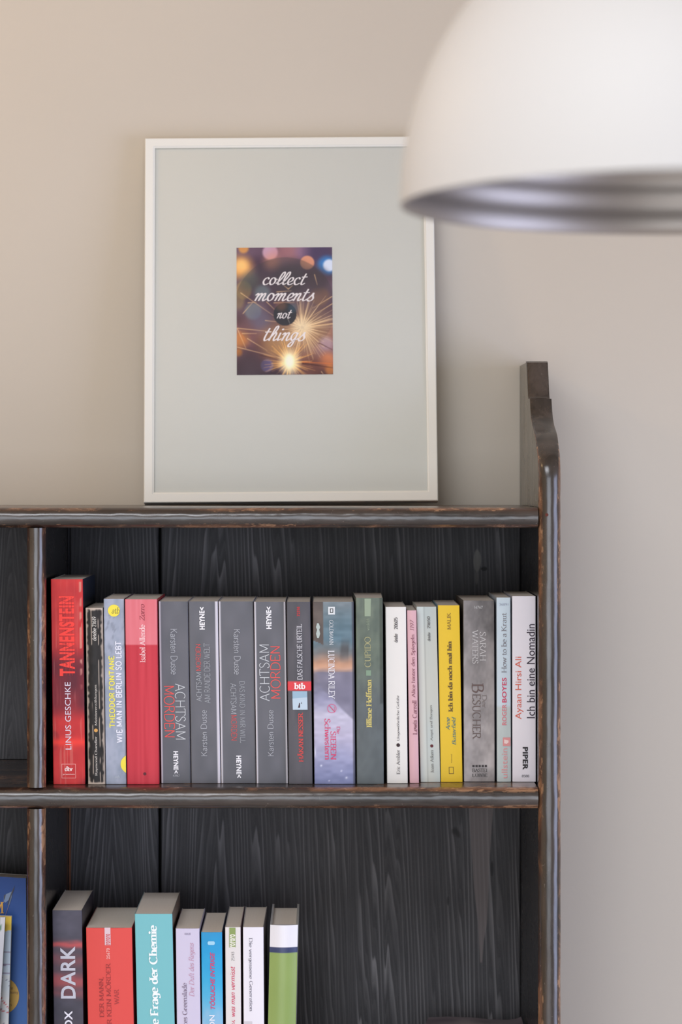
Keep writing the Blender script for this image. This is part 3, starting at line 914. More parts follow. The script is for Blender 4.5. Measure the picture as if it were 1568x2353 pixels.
b = book('small worn black paperback with pale cracked spine lines', (196, 237, 202, 242), 1397, 1803, .118, S2, paint_black_worn, (150, 138, 126), nx=44, ny=200, bulge=.0012, group=GR2)
put(b, 'detebe 21619', (212, 1417, 221.5, 1472), 'u', (228, 224, 216), 'serif', 'number')
put(b, 'Raymond Chandler', (218.5, 1692, 225, 1782), 'u', (214, 208, 200), 'serif', 'author')
put(b, 'Meistererzählungen', (217.5, 1573, 224.5, 1667), 'u', (196, 190, 182), 'serif', 'title')
disc(b, 220.8, 1678, 4.2, (214, 160, 82), 'dot')

b = book('grey-blue paperback with a yellow dot and yellow and white capitals', (237.5, 286, 243, 291), 1376, 1802.5, .125, S2, paint_greyblue, (120, 128, 142), nx=14, ny=90, group=GR2)
put(b, 'THEODOR FONTANE', (250.6, 1507, 264.3, 1672), 'u', (236, 226, 84), 'sansb', 'author')
put(b, 'WIE MAN IN BERLIN SO LEBT', (266, 1473, 281, 1707), 'u', (226, 228, 240), 'sansb', 'title')
disc(b, 262, 1403, 13.8, (240, 224, 72), 'yellow_dot')
put(b, 'atb', (257, 1396, 275, 1410), 'h', (110, 104, 60), 'italic', 'publisher', .5)
disc(b, 299, 1756, 21.5, (240, 224, 72), 'yellow_dot', 289.6)
put(b, 'atb', (264, 1782, 275, 1788), 'h', (196, 204, 214), 'italic', 'publisher')

b = book('red paperback with a pink upper third and white author name', (286.8, 361, 292, 366.5), 1377, 1803, .126, S2, paint_two_red, (176, 42, 56), nx=14, ny=128, group=GR2)
put(b, 'Isabel Allende', (321, 1435, 334, 1522), 'u', (248, 214, 216), 'serif', 'author')
put(b, 'Zorro', (321, 1388, 332.5, 1426), 'u', (134, 34, 52), 'italic', 'title')
disc(b, 333, 1778, 3.6, (92, 18, 34), 'dot')

KD = (172, 175, 182); AC = (196, 200, 204); MO = (222, 84, 80); WH = (240, 240, 244)
b = book('grey paperback with title near the foot, beside the red and pink paperback', (364, 432, 370.3, 438.5), 1382, 1800.5, .118, S2, white_edges(.05, .0), (200, 198, 208), nx=20, group=GR2)
put(b, 'Karsten Dusse', (392, 1445, 408, 1550), 'd', KD, 'light', 'author')
put(b, 'ACHTSAM', (402.5, 1570.6, 427, 1699), 'd', AC, 'thin', 'title')
put(b, 'MORDEN', (377, 1576, 402, 1694), 'd', MO, 'light', 'title')
put(b, 'HEYNE<', (399, 1726, 410, 1777), 'd', WH, 'black', 'publisher')
put(b, '43967', (397.5, 1779.5, 413, 1785), 'h', (176, 178, 184), 'sans', 'number')
b = book('grey paperback with small two-line title, second of the four grey spines', (433, 501, 439.7, 507.5), 1382, 1800.5, .118, S2, white_edges(.0, .085), (206, 204, 214), nx=24, group=GR2)
put(b, 'HEYNE<', (458.5, 1395, 470.6, 1446.5), 'u', WH, 'black', 'publisher')
put(b, 'MORDEN', (450, 1480, 462, 1541), 'u', (212, 78, 78), 'light', 'title')
put(b, 'ACHTSAM', (451, 1545, 463.7, 1611.5), 'u', (170, 174, 180), 'light', 'title')
put(b, 'AM RANDE DER WELT', (469, 1478, 483.5, 1615.5), 'u', (160, 164, 170), 'light', 'subtitle')
put(b, 'Karsten Dusse', (461.6, 1631, 476, 1737), 'u', KD, 'light', 'author')
b = book('grey paperback with broad white left edge, third of the four grey spines', (502, 583, 508.5, 588.5), 1382, 1800.5, .118, S2, white_edges(.062, .0), (206, 204, 214), nx=24, group=GR2)
put(b, 'Karsten Dusse', (537.5, 1446, 553, 1550), 'd', KD, 'light', 'author')
put(b, 'ACHTSAM', (530, 1570, 543.7, 1640), 'd', (166, 170, 176), 'light', 'title')
put(b, 'MORDEN', (531, 1643, 545, 1701), 'd', (206, 78, 78), 'light', 'title')
put(b, 'DAS KIND IN MIR WILL', (551, 1565.5, 564, 1707), 'd', (158, 162, 168), 'light', 'subtitle')
put(b, 'HEYNE<', (543.5, 1736, 555, 1787), 'd', WH, 'black', 'publisher')
b = book('grey paperback with large title above the author, beside the black novel', (583.5, 657, 589.5, 662.5), 1383, 1801, .118, S2, white_edges(.05, .055), (204, 202, 212), nx=24, group=GR2)
put(b, 'HEYNE<', (612, 1394, 624, 1445), 'u', WH, 'black', 'publisher')
put(b, 'ACHTSAM', (596, 1481, 620, 1611), 'u', AC, 'thin', 'title')
put(b, 'MORDEN', (621.5, 1485, 645, 1605), 'u', MO, 'light', 'title')
put(b, 'Karsten Dusse', (615, 1631, 629, 1737), 'u', KD, 'light', 'author')

b = book('black crime paperback with a red band and small blue picture', (658, 714, 663.5, 719), 1383, 1802, .118, S2, paint_nesser, (52, 48, 54), nx=10, ny=120, bulge=.0008, group=GR2)
put(b, 'DAS FALSCHE URTEIL', (682.5, 1434, 695, 1562), 'u', (214, 214, 220), 'serif', 'title')
put(b, '72598', (682.5, 1394, 690, 1416), 'u', (186, 52, 58), 'bold', 'number')
put(b, 'btb', (676, 1569, 702, 1583.5), 'h', (248, 236, 236), 'serifb', 'publisher')
shape(b, [(672.5, 1588), (706.5, 1588), (707, 1630.5), (673, 1630.5)], (150, 182, 202), 'cover_picture', .0)
shape(b, [(672.5, 1605), (706.5, 1602), (707, 1630.5), (673, 1630.5)], (186, 206, 220), 'cover_picture', .00005)
shape(b, [(685, 1626), (688, 1615), (690, 1615), (690, 1626)], (62, 40, 52), 'cover_picture', .0001)
shape(b, [(692, 1617), (693.5, 1612), (694.5, 1617)], (62, 50, 66), 'cover_picture', .0001)
put(b, 'HÅKAN NESSER', (683, 1637, 697.5, 1751), 'u', (196, 70, 68), 'serifb', 'author')

b = book('broad paperback with a lake landscape fading to lilac and pink title', (718.5, 814.5, 722.5, 817), 1383, 1802, .125, S2, paint_riley, ((70, 74, 84), (52, 52, 60)), nx=44, ny=170, bulge=.0005, group=GR2)
shape(b, [(754.5, 1394), (770, 1394), (770, 1412), (754.5, 1412)], (214, 220, 222), 'publisher_badge')
outline(b, 758.5, 1398, 766, 1408, 1.6, (140, 150, 154), 'publisher_mark')
put(b, 'GOLDMANN', (757, 1425, 766.5, 1482), 'd', (206, 212, 216), 'serif', 'publisher')
put(b, 'LUCINDA RILEY', (754.7, 1494.5, 769.6, 1606), 'd', (236, 236, 242), 'serif', 'author')
ring(b, 763, 1628, 10.5, 1.3, (214, 96, 140), 'emblem')
put(b, '7', (757, 1620, 769, 1636), 'd', (206, 70, 116), 'italic', 'emblem')
put(b, 'Schwestern', (746.5, 1651, 760, 1746), 'd', (214, 58, 106), 'serif', 'title')
put(b, 'SIEBEN', (760, 1680, 773, 1746), 'd', (214, 58, 106), 'serif', 'title')
put(b, 'Die', (774, 1669, 782, 1686), 'd', (214, 58, 106), 'serif', 'title')
shape(b, [(729, 1432), (733, 1432), (736, 1441), (734, 1447), (736, 1456), (733, 1466), (729, 1466), (726.5, 1456), (729, 1447), (726.5, 1441)], (176, 190, 186), 'balustrade_picture')

b = book('grey-green paperback with gold author name, right of the lake landscape', (817.3, 880, 820, 883.5), 1374, 1802, .125, S2, paint_green_grey, ((70, 78, 72), (52, 54, 48)), nx=16, ny=80, bulge=.0006, fan=.0015, group=GR2)
shape(b, [(838, 1375.5), (853, 1375.5), (852, 1416), (838, 1416)], (146, 162, 138), 'label_patch')
put(b, 'CUPIDO', (838, 1463, 852.5, 1533), 'u', (166, 164, 120), 'serif', 'title')
shape(b, [(841.6, 1540), (853, 1540), (853, 1552.5), (841.6, 1552.5)], (126, 152, 128), 'square')
put(b, 'Jilliane Hoffman', (841, 1561, 855, 1671.5), 'u', (200, 188, 112), 'serifb', 'author')
put(b, 'wunderlich', (842.5, 1421, 849.5, 1449), 'u', (140, 154, 132), 'serif', 'publisher')

INK = (96, 92, 92)
b = book('small white paperback with black dot and fine print on spine', (885.5, 934, 889.5, 938), 1394.5, 1800.5, .113, S2, solid((226, 224, 218)), (220, 218, 212), nx=10, bulge=.0005, group=GR2)
put(b, 'Eric Ambler', (911.5, 1722.6, 919.5, 1779), 'u', INK, 'serif', 'author')
disc(b, 915.5, 1712, 4.2, (44, 20, 28), 'dot')
put(b, 'Ungewöhnliche Gefahr', (912, 1597, 919.5, 1702), 'u', INK, 'serif', 'title')
put(b, '20605', (906, 1418.6, 914.5, 1446), 'u', (104, 100, 100), 'serifb', 'number')
put(b, 'detebe', (906, 1456, 914.5, 1476), 'u', (104, 100, 100), 'serifb', 'number')
b = book('narrow pale pink booklet between two white paperbacks', (935.3, 956, 941.5, 965.7), 1402.5, 1800, .113, S2, solid((214, 172, 178)), ((128, 30, 48), (150, 60, 74)), nx=8, bulge=.0006, group=GR2)
put(b, 'Lewis Carroll', (948.5, 1609, 958.5, 1688), 'u', (120, 66, 78), 'serif', 'author')
put(b, 'Alice hinter den Spiegeln', (945.5, 1457.5, 956, 1603), 'u', (128, 74, 86), 'serif', 'title')
put(b, '1197', (942.5, 1423.6, 951.5, 1449), 'u', (134, 84, 94), 'italic', 'number')
b = book('small ivory paperback with red-brown dot, left of the yellow spine', (957, 1004.5, 966.3, 1012), 1394, 1797.5, .113, S2, paint_aiken, (206, 206, 194), nx=14, ny=40, bulge=.0012, group=GR2)
put(b, 'Angst und Bangen', (988.5, 1620, 995.5, 1702), 'u', (116, 116, 110), 'serif', 'title')
disc(b, 992.5, 1713.7, 3.6, (92, 26, 32), 'dot')
put(b, 'Joan Aiken', (989.5, 1723, 997, 1775), 'u', (116, 116, 110), 'serif', 'author')
put(b, '21650', (982, 1416, 989, 1444), 'u', (110, 110, 106), 'serifb', 'number')
put(b, 'detebe', (983, 1452.7, 989.5, 1473), 'u', (110, 110, 106), 'serifb', 'number')
b = book('bright yellow paperback with dark lettering and blue author name', (1006, 1057.5, 1013.3, 1063.5), 1391, 1797.5, .12, S2, solid((226, 190, 44)), ((150, 180, 196), (160, 130, 40)), nx=10, bulge=.0005, group=GR2)
put(b, 'MALIK', (1028, 1408, 1036.6, 1446.6), 'u', (128, 100, 30), 'serif', 'publisher')
put(b, 'Ich bin da noch mal hin', (1029.5, 1473, 1040, 1635.7), 'u', (92, 70, 26), 'serifb', 'title')
put(b, 'Anne', (1025, 1648, 1034.5, 1677), 'u', (44, 112, 122), 'hand', 'author')
put(b, 'Butterfield', (1038.5, 1647, 1048, 1711), 'u', (44, 112, 122), 'hand', 'author')
outline(b, 1032, 1762, 1043, 1778, 1.1, (98, 76, 30), 'publisher_frame')
put(b, 'National', (1036.8, 1733, 1039, 1752), 'u', (110, 88, 30), 'sans', 'publisher_line')
b = book('broad cloudy grey paperback with embossed dark title', (1064.5, 1136.5, 1066, 1138.5), 1380, 1796.5, .128, S2, paint_waters, ((96, 88, 82), (70, 66, 64)), nx=30, ny=120, bulge=.0005, fan=.0008, group=GR2)
put(b, 'SARAH', (1102.5, 1451.5, 1117.5, 1519), 'd', (188, 186, 186), 'serif', 'author')
put(b, 'WATERS', (1085.5, 1446.6, 1099.5, 1525), 'd', (188, 186, 186), 'serif', 'author')
put(b, 'B', (1084.5, 1570, 1112, 1592), 'd', (96, 78, 74), 'serif', 'title')
put(b, 'ESUCHER', (1086, 1594, 1105.5, 1699), 'd', (98, 84, 80), 'serif', 'title')
put(b, 'Der', (1108, 1596, 1119, 1627), 'd', (120, 112, 110), 'serif', 'title')
put(b, 'BASTEI', (1085.5, 1765.5, 1120, 1774), 'h', (58, 54, 54), 'serif', 'publisher')
put(b, 'LÜBBE', (1085.5, 1775.5, 1120, 1785), 'h', (58, 54, 54), 'serif', 'publisher')
for i in range(5): shape(b, [(1086 + i * 7.1, 1757.5), (1091 + i * 7.1, 1757.5), (1091 + i * 7.1, 1762.5), (1086 + i * 7.1, 1762.5)], (52, 46, 48), 'publisher_square')
put(b, '16767', (1090, 1392, 1110, 1398.5), 'h', (176, 176, 176), 'bold', 'number')
b = book('narrow light blue paperback with pink lettering, beside the last white spine', (1141, 1173.5, 1142.5, 1176.5), 1373, 1797, .12, S2, paint_boyes, (186, 196, 206), nx=8, ny=60, bulge=.0004, group=GR2)
put(b, 'How to be a Kraut', (1152.5, 1408, 1164.5, 1546), 'u', (132, 132, 140), 'serif', 'title')
put(b, 'BOYES', (1154, 1557, 1164.5, 1614), 'u', (206, 70, 104), 'bold', 'author')
put(b, 'ROGER', (1154, 1618, 1164.5, 1666), 'u', (212, 132, 142), 'bold', 'author')
put(b, 'ullstein', (1153, 1719, 1166.5, 1788), 'u', (222, 152, 156), 'sans', 'publisher')
shape(b, [(1156, 1694.5), (1173.5, 1694.5), (1173.5, 1714), (1156, 1714)], (216, 146, 148), 'publisher_badge')
shape(b, [(1159, 1699), (1169, 1701), (1169, 1706), (1165, 1709), (1159, 1708)], (240, 214, 212), 'publisher_owl', .0001)
put(b, '36891', (1148, 1386, 1168.5, 1391.5), 'h', (164, 172, 190), 'sans', 'number')
b = book('white paperback with orange and black lettering, last beside the right upright', (1177.2, 1231.8, 1177.8, 1233), 1370, 1797, .12, S2, solid((232, 229, 238)), ((205, 203, 210), (140, 132, 140)), nx=8, bulge=.0003, group=GR2)
put(b, 'Ayaan Hirsi Ali', (1184.5, 1509, 1203, 1652.6), 'u', (218, 104, 84), 'sans', 'author')
put(b, 'Ich bin eine Nomadin', (1211, 1434, 1229.5, 1650), 'u', (52, 42, 58), 'sans', 'title')
put(b, 'PIPER', (1201.5, 1716.4, 1213.6, 1769), 'd', (34, 28, 34), 'black', 'publisher')
put(b, '8588', (1199.5, 1780, 1216.5, 1786), 'h', (66, 60, 70), 'serif', 'number')

# --- lower shelf ---------------------------------------------------
GR3 = 'books standing on the lower shelf'
def low(label, top, at2353, yT, depth, paint, side, ys=.042, **kw):
    D = CD + ys; yB = VY + (CZ - S3) * F / D
    f = (yB - yT) / (2353 - yT)
    bl = top[0] + (at2353[0] - top[0]) * f; br = top[1] + (at2353[1] - top[1]) * f
    br = bl + (top[1] - top[0] + at2353[1] - at2353[0]) / 2
    return book(label, (top[0], top[1], bl, br), yT, None, depth, S3, paint, side, ys=ys, group=GR3, **kw)
b = low('thick dark paperback with red cloud streaks and big pale title', (119.5, 188.5), (123, 192), 2092, .128, paint_dark, ((62, 58, 62), (56, 50, 56)), nx=14, ny=160, bulge=.0008)
put(b, 'DARK', (139.5, 2174, 173.5, 2294), 'u', (196, 196, 206), 'bold', 'title')
put(b, 'CANDICE FOX', (149.5, 2322, 168, 2506), 'u', (232, 230, 238), 'bold', 'author')
b = low('broad coral red paperback between the dark and turquoise spines', (197, 303.5), (201.5, 308), 2132, .125, solid((222, 80, 74)), ((176, 36, 40), (216, 74, 74)), nx=10, bulge=.0014)
put(b, 'DER MANN,', (228.5, 2245, 240, 2337), 'u', (158, 50, 50), 'serif', 'title')
put(b, 'DER KEIN MÖRDER', (242.5, 2212, 256, 2376), 'u', (158, 50, 50), 'serif', 'title')
put(b, 'WAR', (263, 2272, 274, 2308), 'u', (170, 60, 60), 'serif', 'title')
shape(b, [(241, 2131), (254.5, 2131), (254.5, 2171), (241, 2171)], (222, 196, 204), 'publisher_badge')
put(b, 'rororo', (243.5, 2145, 254, 2170.5), 'u', (206, 108, 112), 'black', 'publisher')
put(b, '25670', (245, 2178, 253, 2203), 'u', (244, 178, 172), 'bold', 'number')
b = low('turquoise book with large white serif title, tallest in the lower row', (309, 396.5), (314.5, 402), 2100, .135, solid((120, 190, 196)), ((96, 152, 158), (112, 96, 82)), nx=10, bulge=.0003)
put(b, 'Eine Frage der Chemie', (343.5, 2125, 369, 2393), 'u', (238, 246, 246), 'serifb', 'title')
b = low('lavender white paperback with slender pink italic title', (403.2, 459), (406, 461.5), 2133.5, .12, solid((206, 200, 222)), ((150, 120, 130), (192, 184, 204)), nx=8)
put(b, 'Der Duft des Regens', (434, 2166, 449.5, 2290), 'u', (196, 150, 172), 'italic', 'title')
put(b, 'Frances Greenslade', (419.5, 2258, 430.5, 2388), 'u', (120, 104, 124), 'serif', 'author')
put(b, 'KNAUR', (424.5, 2143.5, 439, 2148.5), 'h', (140, 132, 156), 'serif', 'publisher')
b = low('bright blue paperback with magenta slanted capitals', (461.8, 511), (464, 513.5), 2142, .118, paint_blue_spine, ((34, 60, 110), (28, 52, 100)), nx=14, ny=80, bulge=.0006)
put(b, 'TÖDLICHE INTRIGE', (481.5, 2188, 494, 2319), 'u', (204, 66, 116), 'boldit', 'title')
put(b, 'ON', (481.5, 2332, 494, 2362), 'u', (226, 232, 242), 'bold', 'author')
shape(b, [(479.5, 2162.5), (492, 2162.5), (494, 2164.5), (494, 2169), (492, 2171), (479.5, 2171), (477.5, 2169), (477.5, 2164.5)], (160, 212, 236), 'publisher_badge')
b = low('thin off-white paperback with a green logo and red handwriting', (517, 553.5), (518.5, 555), 2130.5, .125, solid((224, 220, 218)), ((196, 190, 188), (180, 150, 156)), nx=8)
shape(b, [(527.3, 2131.5), (541.5, 2131.5), (541.5, 2146), (527.3, 2146)], (138, 158, 92), 'publisher_badge')
shape(b, [(527.3, 2146), (541.5, 2146), (541.5, 2177), (527.3, 2177)], (138, 158, 92), 'publisher_badge')
put(b, 'rororo', (528.5, 2146.5, 541, 2177), 'u', (230, 230, 216), 'black', 'publisher')
put(b, '25743', (532, 2187, 539, 2207.5), 'u', (146, 142, 142), 'serif', 'number')
put(b, 'was man vermisst', (530, 2220.5, 540.5, 2335.5), 'u', (206, 68, 100), 'hand', 'title')
put(b, 'du,', (530, 2343, 540.5, 2366), 'u', (206, 68, 100), 'hand', 'title')
b = low('white paperback with a fine grey title reading downward', (558, 606), (559.5, 608), 2130.5, .123, solid((232, 230, 238)), ((196, 192, 198), (150, 142, 142)), nx=8, fan=.001)
put(b, 'Die vergessene Generation', (571, 2154.5, 581, 2324), 'd', (116, 114, 126), 'serif', 'title')
shape(b, [(561, 2347), (580, 2347), (580, 2400), (561, 2400)], (206, 202, 208), 'label_patch')
b = low('green and white glossy hardcover with a navy stripe, last in the lower row', (620.5, 686), (615.5, 680.5), 2125, .125, paint_hardcover, ((206, 206, 210), (206, 206, 196)), nx=18, ny=200, bulge=.0035, mat=M_print_gloss, pdrop=.0038, t=.0022)

# ------------------------------------------------------------------ face-out things in the left bay
def panel(name, label, cat, corners, y_top, y_bot, thick, paint, nx=30, ny=60, group=None, pages_mat=None):
    """flat bound thing standing face-out and leaning back; corners TL,TR,BR,BL in photo pixels"""
    TL, TR, BR, BL = [np.array(c, float) for c in corners]
    V = []; UU = []; VV = []; PX = []; PYY = []
    for j in range(ny + 1):
        v = j / ny; y = y_bot + (y_top - y_bot) * v
        for i in range(nx + 1):
            u = i / nx
            p = (BL * (1 - u) + BR * u) * (1 - v) + (TL * (1 - u) + TR * u) * v
            V.append(P(p[0], p[1], y)); UU.append(u); VV.append(v); PX.append(p[0]); PYY.append(p[1])
    C = paint(np.array(UU), np.array(VV), np.array(PX), np.array(PYY))
    base = np.array(V[0]); end = np.array(V[nx]); r = empty(name, tuple((base + end) / 2 + np.array((0, thick / 2, 0))), label, cat, group)
    part('front_cover', V, grid_faces(nx + 1, ny + 1), M_print, r, False, lin(C))
    c = [0, nx, ny * (nx + 1) + nx, ny * (nx + 1)]
    q = [np.array(V[i]) for i in c]
    e = .0004
    ins = [q[0] + (e, 0.0003, e), q[1] + (-e, 0.0003, e), q[2] + (-e, 0.0003, -e), q[3] + (e, 0.0003, -e)]
    bk = [p + np.array((0, thick - .0003, 0)) for p in ins]
    vv = ins + bk
    part('page_block', vv, [(0, 1, 2, 3), (7, 6, 5, 4), (0, 4, 5, 1), (1, 5, 6, 2), (2, 6, 7, 3), (3, 7, 4, 0)], pages_mat or M_pages, r)
    o2 = [p + np.array((0, thick, 0)) for p in q]
    part('back_cover', o2 + [p + np.array((0, .0005, 0)) for p in o2], [(0, 1, 2, 3), (7, 6, 5, 4), (0, 4, 5, 1), (1, 5, 6, 2), (2, 6, 7, 3), (3, 7, 4, 0)], flat((190, 190, 190)), r)
    return r
ylow = lambda y: VY + (CZ - S3 - .0005) * F / (CD + y)

def paint_bluebook(u, v, px, py):
    n = vnoise(u * 3, v * 6, 151)
    t = np.clip((py - 2012) / 420, 0, 1)
    return mixc((22, 70, 150), (74, 120, 186), t * .9 + .1 * n)
yb_ = .135
r = panel('book', 'large blue book standing face-out with gold round sticker and fighter plane', 'book', ((-300, 1996), (59.5, 2018), (63.5, ylow(yb_)), (-296, ylow(yb_))), .165, yb_, .022, paint_bluebook)
def on_panel(root, pts, fc, y0, c, name):
    # pts in photo pixels, laid just proud of the leaning face
    v = []
    for q_ in pts:
        x, yy = q_[0], q_[1]; y1_ = y0 + (q_[2] * 1.4e-5 if len(q_) > 2 else 0)
        t = (ylow(yb_) - yy) / (ylow(yb_) - 2010); v.append(P(x, yy, yb_ + (.165 - yb_) * t - y1_))
    return part(name, v, fc, flat(c, .4), root)
on_panel(r, [(28.5, 2048), (9, 2057), (8, 2071), (13, 2074), (21, 2067), (25, 2060)], [(0, 1, 2, 3, 4, 5)], .0006, (122, 146, 184), 'plane_picture')
on_panel(r, [(29, 2050), (27, 2063), (21.5, 2080), (18.5, 2085), (20, 2070), (24, 2060)], [(0, 1, 2, 3, 4, 5)], .0006, (96, 114, 150), 'plane_picture')
on_panel(r, [(34, 2034.5), (30.5, 2049), (25, 2060), (19, 2079), (16.5, 2080), (21, 2064), (27, 2049)], [(0, 1, 2, 3, 4, 5, 6)], .0009, (46, 48, 64), 'plane_picture')
on_panel(r, [(9, 2057), (13.5, 2055), (12, 2062), (8.5, 2071)], [(0, 1, 2, 3)], .0009, (58, 62, 82), 'plane_picture')
on_panel(r, [(19, 2082), (20, 2082.5), (13, 2103), (12.3, 2103)], [(0, 1, 2, 3)], .0009, (150, 128, 140), 'plane_picture')
uv, fc = letters('M', 'serif'); pp = place(uv, (-19, 2072, 9, 2098.5), 'h'); on_panel(r, pp, fc, .0006, (236, 176, 62), 'title')
cs = [(0 + 44 * math.cos(t), 2288 + 44 * math.sin(t)) for t in np.linspace(0, 2 * math.pi, 40, endpoint=False)]
on_panel(r, cs, [tuple(range(40))], .0006, (206, 162, 62), 'gold_sticker')
for s_, bx_ in (('deutsche', (2, 2266, 30, 2274)), ('Ausleihung', (-2, 2277, 41, 2285)), ('Fisch', (6, 2294, 24, 2302)), ('Tours', (6, 2305, 27, 2312))):
    uv, fc = letters(s_, 'serif'); on_panel(r, place(uv, bx_, 'h'), fc, .0009, (120, 84, 34), 'sticker_print')

def paint_map(u, v, px, py):
    C = mixc((206, 218, 232), (178, 204, 232), vnoise(u * 3, v * 6, 161))
    C[py < 2139] = (240, 204, 76)
    low_ = py > 2240; C[low_] = mixc((226, 224, 224), (206, 216, 226), vnoise(u * 6, v * 30, 162))[low_]
    for y in (2187, 2217, 2236): C[np.abs(py - y) < 1.4] = (150, 140, 170)
    k = np.abs((px - 8) * .9 - (py - 2292) * .55 + 6 * np.sin(py * .05)) < 1.3; C[k & low_] = (200, 70, 84)
    k = np.abs((px + 20) * .3 - (py - 2315)) < 1.2; C[k & low_] = (196, 70, 84)
    k = (vnoise(px * .45, py * .6, 163) > .9) & low_; C[k] = (120, 116, 150)
    return C
yb_ = .112
r = panel('brochure', 'map brochure with a yellow top leaning before the blue book', 'brochure', ((-190, 2098), (26.5, 2106), (14.5, ylow(yb_)), (-200, ylow(yb_))), .135, yb_, .005, paint_map, 60, 160)
def paint_leaf(u, v, px, py):
    C = mixc((196, 200, 214), (214, 216, 226), vnoise(u * 2, v * 5, 171))
    C[(px < 1.5) & (py < 2137)] = (96, 140, 120)
    return C
yb_ = .095
r = panel('leaflet', 'pale grey leaflet in front of the map brochure', 'leaflet', ((-180, 2104), (12, 2108), (-12, ylow(yb_)), (-200, ylow(yb_))), .118, yb_, .003, paint_leaf, 40, 60)

# ------------------------------------------------------------------ thick catalogue lying in the lower right bay
cat_ = empty('catalogue', (P(1080, 0, .13)[0] + .01, .13, S3), 'thick dark softcover catalogue lying on the lower shelf, corner curled up', 'catalogue')
txs = np.array([985, 1030, 1080, 1130, 1170, 1188, 1200.]); tys = np.array([2337.5, 2336, 2337.5, 2342.5, 2343.5, 2341, 2336.])
def cat_top(u, v, drop=0.0):
    """u across, v = 1 at the back edge; wavy cover sagging to the front"""
    yb2, yf = .212, .045
    px = 985 + 215 * u; zb = P(px, np.interp(px, txs, tys), yb2)[2]
    xb = P(985, 0, yb2)[0] * (1 - u) + (XR - .0010) * u
    xf = (P(985, 0, yb2)[0] - .026) * (1 - u) + (XR - .0020) * u
    y = yf + (yb2 - yf) * v
    z0 = CZ - .6035
    curl = max(0.0, (u - .86) / .14) ** 2 * .005 * v
    return (xf + (xb - xf) * v, y - 0.0, z0 + (zb - z0) * v ** 2 + curl * 0 - drop)
def paint_cat(u, v):
    C = mixc((92, 82, 88), (126, 116, 118), vnoise(u * 5, v * 12, 181))
    a = np.exp(-((v - .80) / .05) ** 2) * sstep(.2, .45, u) * sstep(.95, .7, u) * .55  # pale band near the back edge is a highlight painted into the cover
    return C * (1 - a[:, None]) + np.array((168, 152, 146.)) * a[:, None]
n_, m_ = 48, 24
UV = [(i / n_, j / m_) for j in range(m_ + 1) for i in range(n_ + 1)]
V = [cat_top(u, v) for u, v in UV]; nn = len(V)
V += [cat_top(u, v, .0007) for u, v in UV]
rim = [i for i in range(n_)] + [j * (n_ + 1) + n_ for j in range(m_)] + [m_ * (n_ + 1) + i for i in range(n_, 0, -1)] + [j * (n_ + 1) for j in range(m_, 0, -1)]
fc = grid_faces(n_ + 1, m_ + 1) + grid_faces(n_ + 1, m_ + 1, nn, True) + [(rim[i], rim[i] + nn, rim[(i + 1) % len(rim)] + nn, rim[(i + 1) % len(rim)]) for i in range(len(rim))]
C = paint_cat(np.array([q[0] for q in UV]), np.array([q[1] for q in UV]))
part('front_cover', V, fc, M_print, cat_, True, lin(np.concatenate([C, C])))
def cat_slab(name, d0, d1, ins, mat, bottom=None):
    q = [(ins, ins), (1 - ins, ins), (1 - ins, 1 - ins), (ins, 1 - ins)]; K = 12
    tp = [cat_top(ins + (1 - 2 * ins) * i / K, v, d0) for v in (ins, 1 - ins) for i in range(K + 1)]
    bt_ = [(p[0], p[1], (p[2] - (d1 - d0)) if bottom is None else bottom) for p in tp]
    V = tp + bt_; n = 2 * (K + 1); f = []
    for i in range(K):
        a = i; b2 = K + 1 + i
        f += [(a, a + 1, b2 + 1, b2), (n + b2, n + b2 + 1, n + a + 1, n + a), (a + 1, a, n + a, n + a + 1), (b2, b2 + 1, n + b2 + 1, n + b2)]
    f += [(0, K + 1, n + K + 1, n), (2 * K + 1, K, n + K, n + 2 * K + 1)]
    part(name, V, f, mat, cat_)
cat_slab('loose_page', .0018, .0026, .004, M_pages)
cat_slab('loose_page', .0040, .0048, .008, M_pages)
cat_slab('page_block', .0065, 0, .012, M_pages, S3 + .0014)
x_ = [cat_top(u, v) for u, v in ((0, 0), (1, 0), (1, 1), (0, 1))]
V = [(p[0], p[1], S3 + .0004) for p in x_] + [(p[0], p[1], S3 + .0013) for p in x_]
part('back_cover', V, [(3, 2, 1, 0), (4, 5, 6, 7), (0, 1, 5, 4), (1, 2, 6, 5), (2, 3, 7, 6), (3, 0, 4, 7)], flat((70, 62, 68)), cat_)

# ------------------------------------------------------------------ framed postcard on top of the bookcase
lean = math.radians(8.4); FW, FH, FT = .3258, .4160, .020
fb_y = WY - .0012 - (FH * math.sin(lean))      # back edge of the foot
cx = P(669, 0, .195)[0]
roll = math.radians(-0.42)
frame = empty('picture_frame', (cx, fb_y - FT / 2, S1), 'white picture frame with a small postcard, leaning on the wall', 'picture frame')
Yd = np.array((0, math.cos(lean), -math.sin(lean))); Zd = np.array((0, math.sin(lean), math.cos(lean)))
O = np.array((cx, fb_y, S1 + .0003 + FW / 2 * abs(math.sin(roll))))
def fr(x, d, h):
    """frame coordinates: x across, d forward from the back face, h up the face"""
    xx = x * math.cos(roll) + h * math.sin(roll); hh = -x * math.sin(roll) + h * math.cos(roll)
    return tuple(O + np.array((xx, 0, 0)) - Yd * d + Zd * hh)
M_frame = m_plain('white_lacquer_frame', (0.72, 0.72, 0.67), 0.45, 0.02, 14, 0.5)
M_mat = m_plain('white_mat_board', (0.635, 0.63, 0.59), 0.8, 0.01, 10, 0.2)
fw = .0115
ring_p = [(0, 0), (0, FT - .0008), (.0008, FT), (fw - .0022, FT), (fw - .0018, FT - .0005), (fw - .0004, FT - .0009), (fw, FT - .0015), (fw, .004)]
sides = [((-1, 0), (1, 0)), ((1, 0), (1, 1)), ((1, 1), (-1, 1)), ((-1, 1), (-1, 0))]
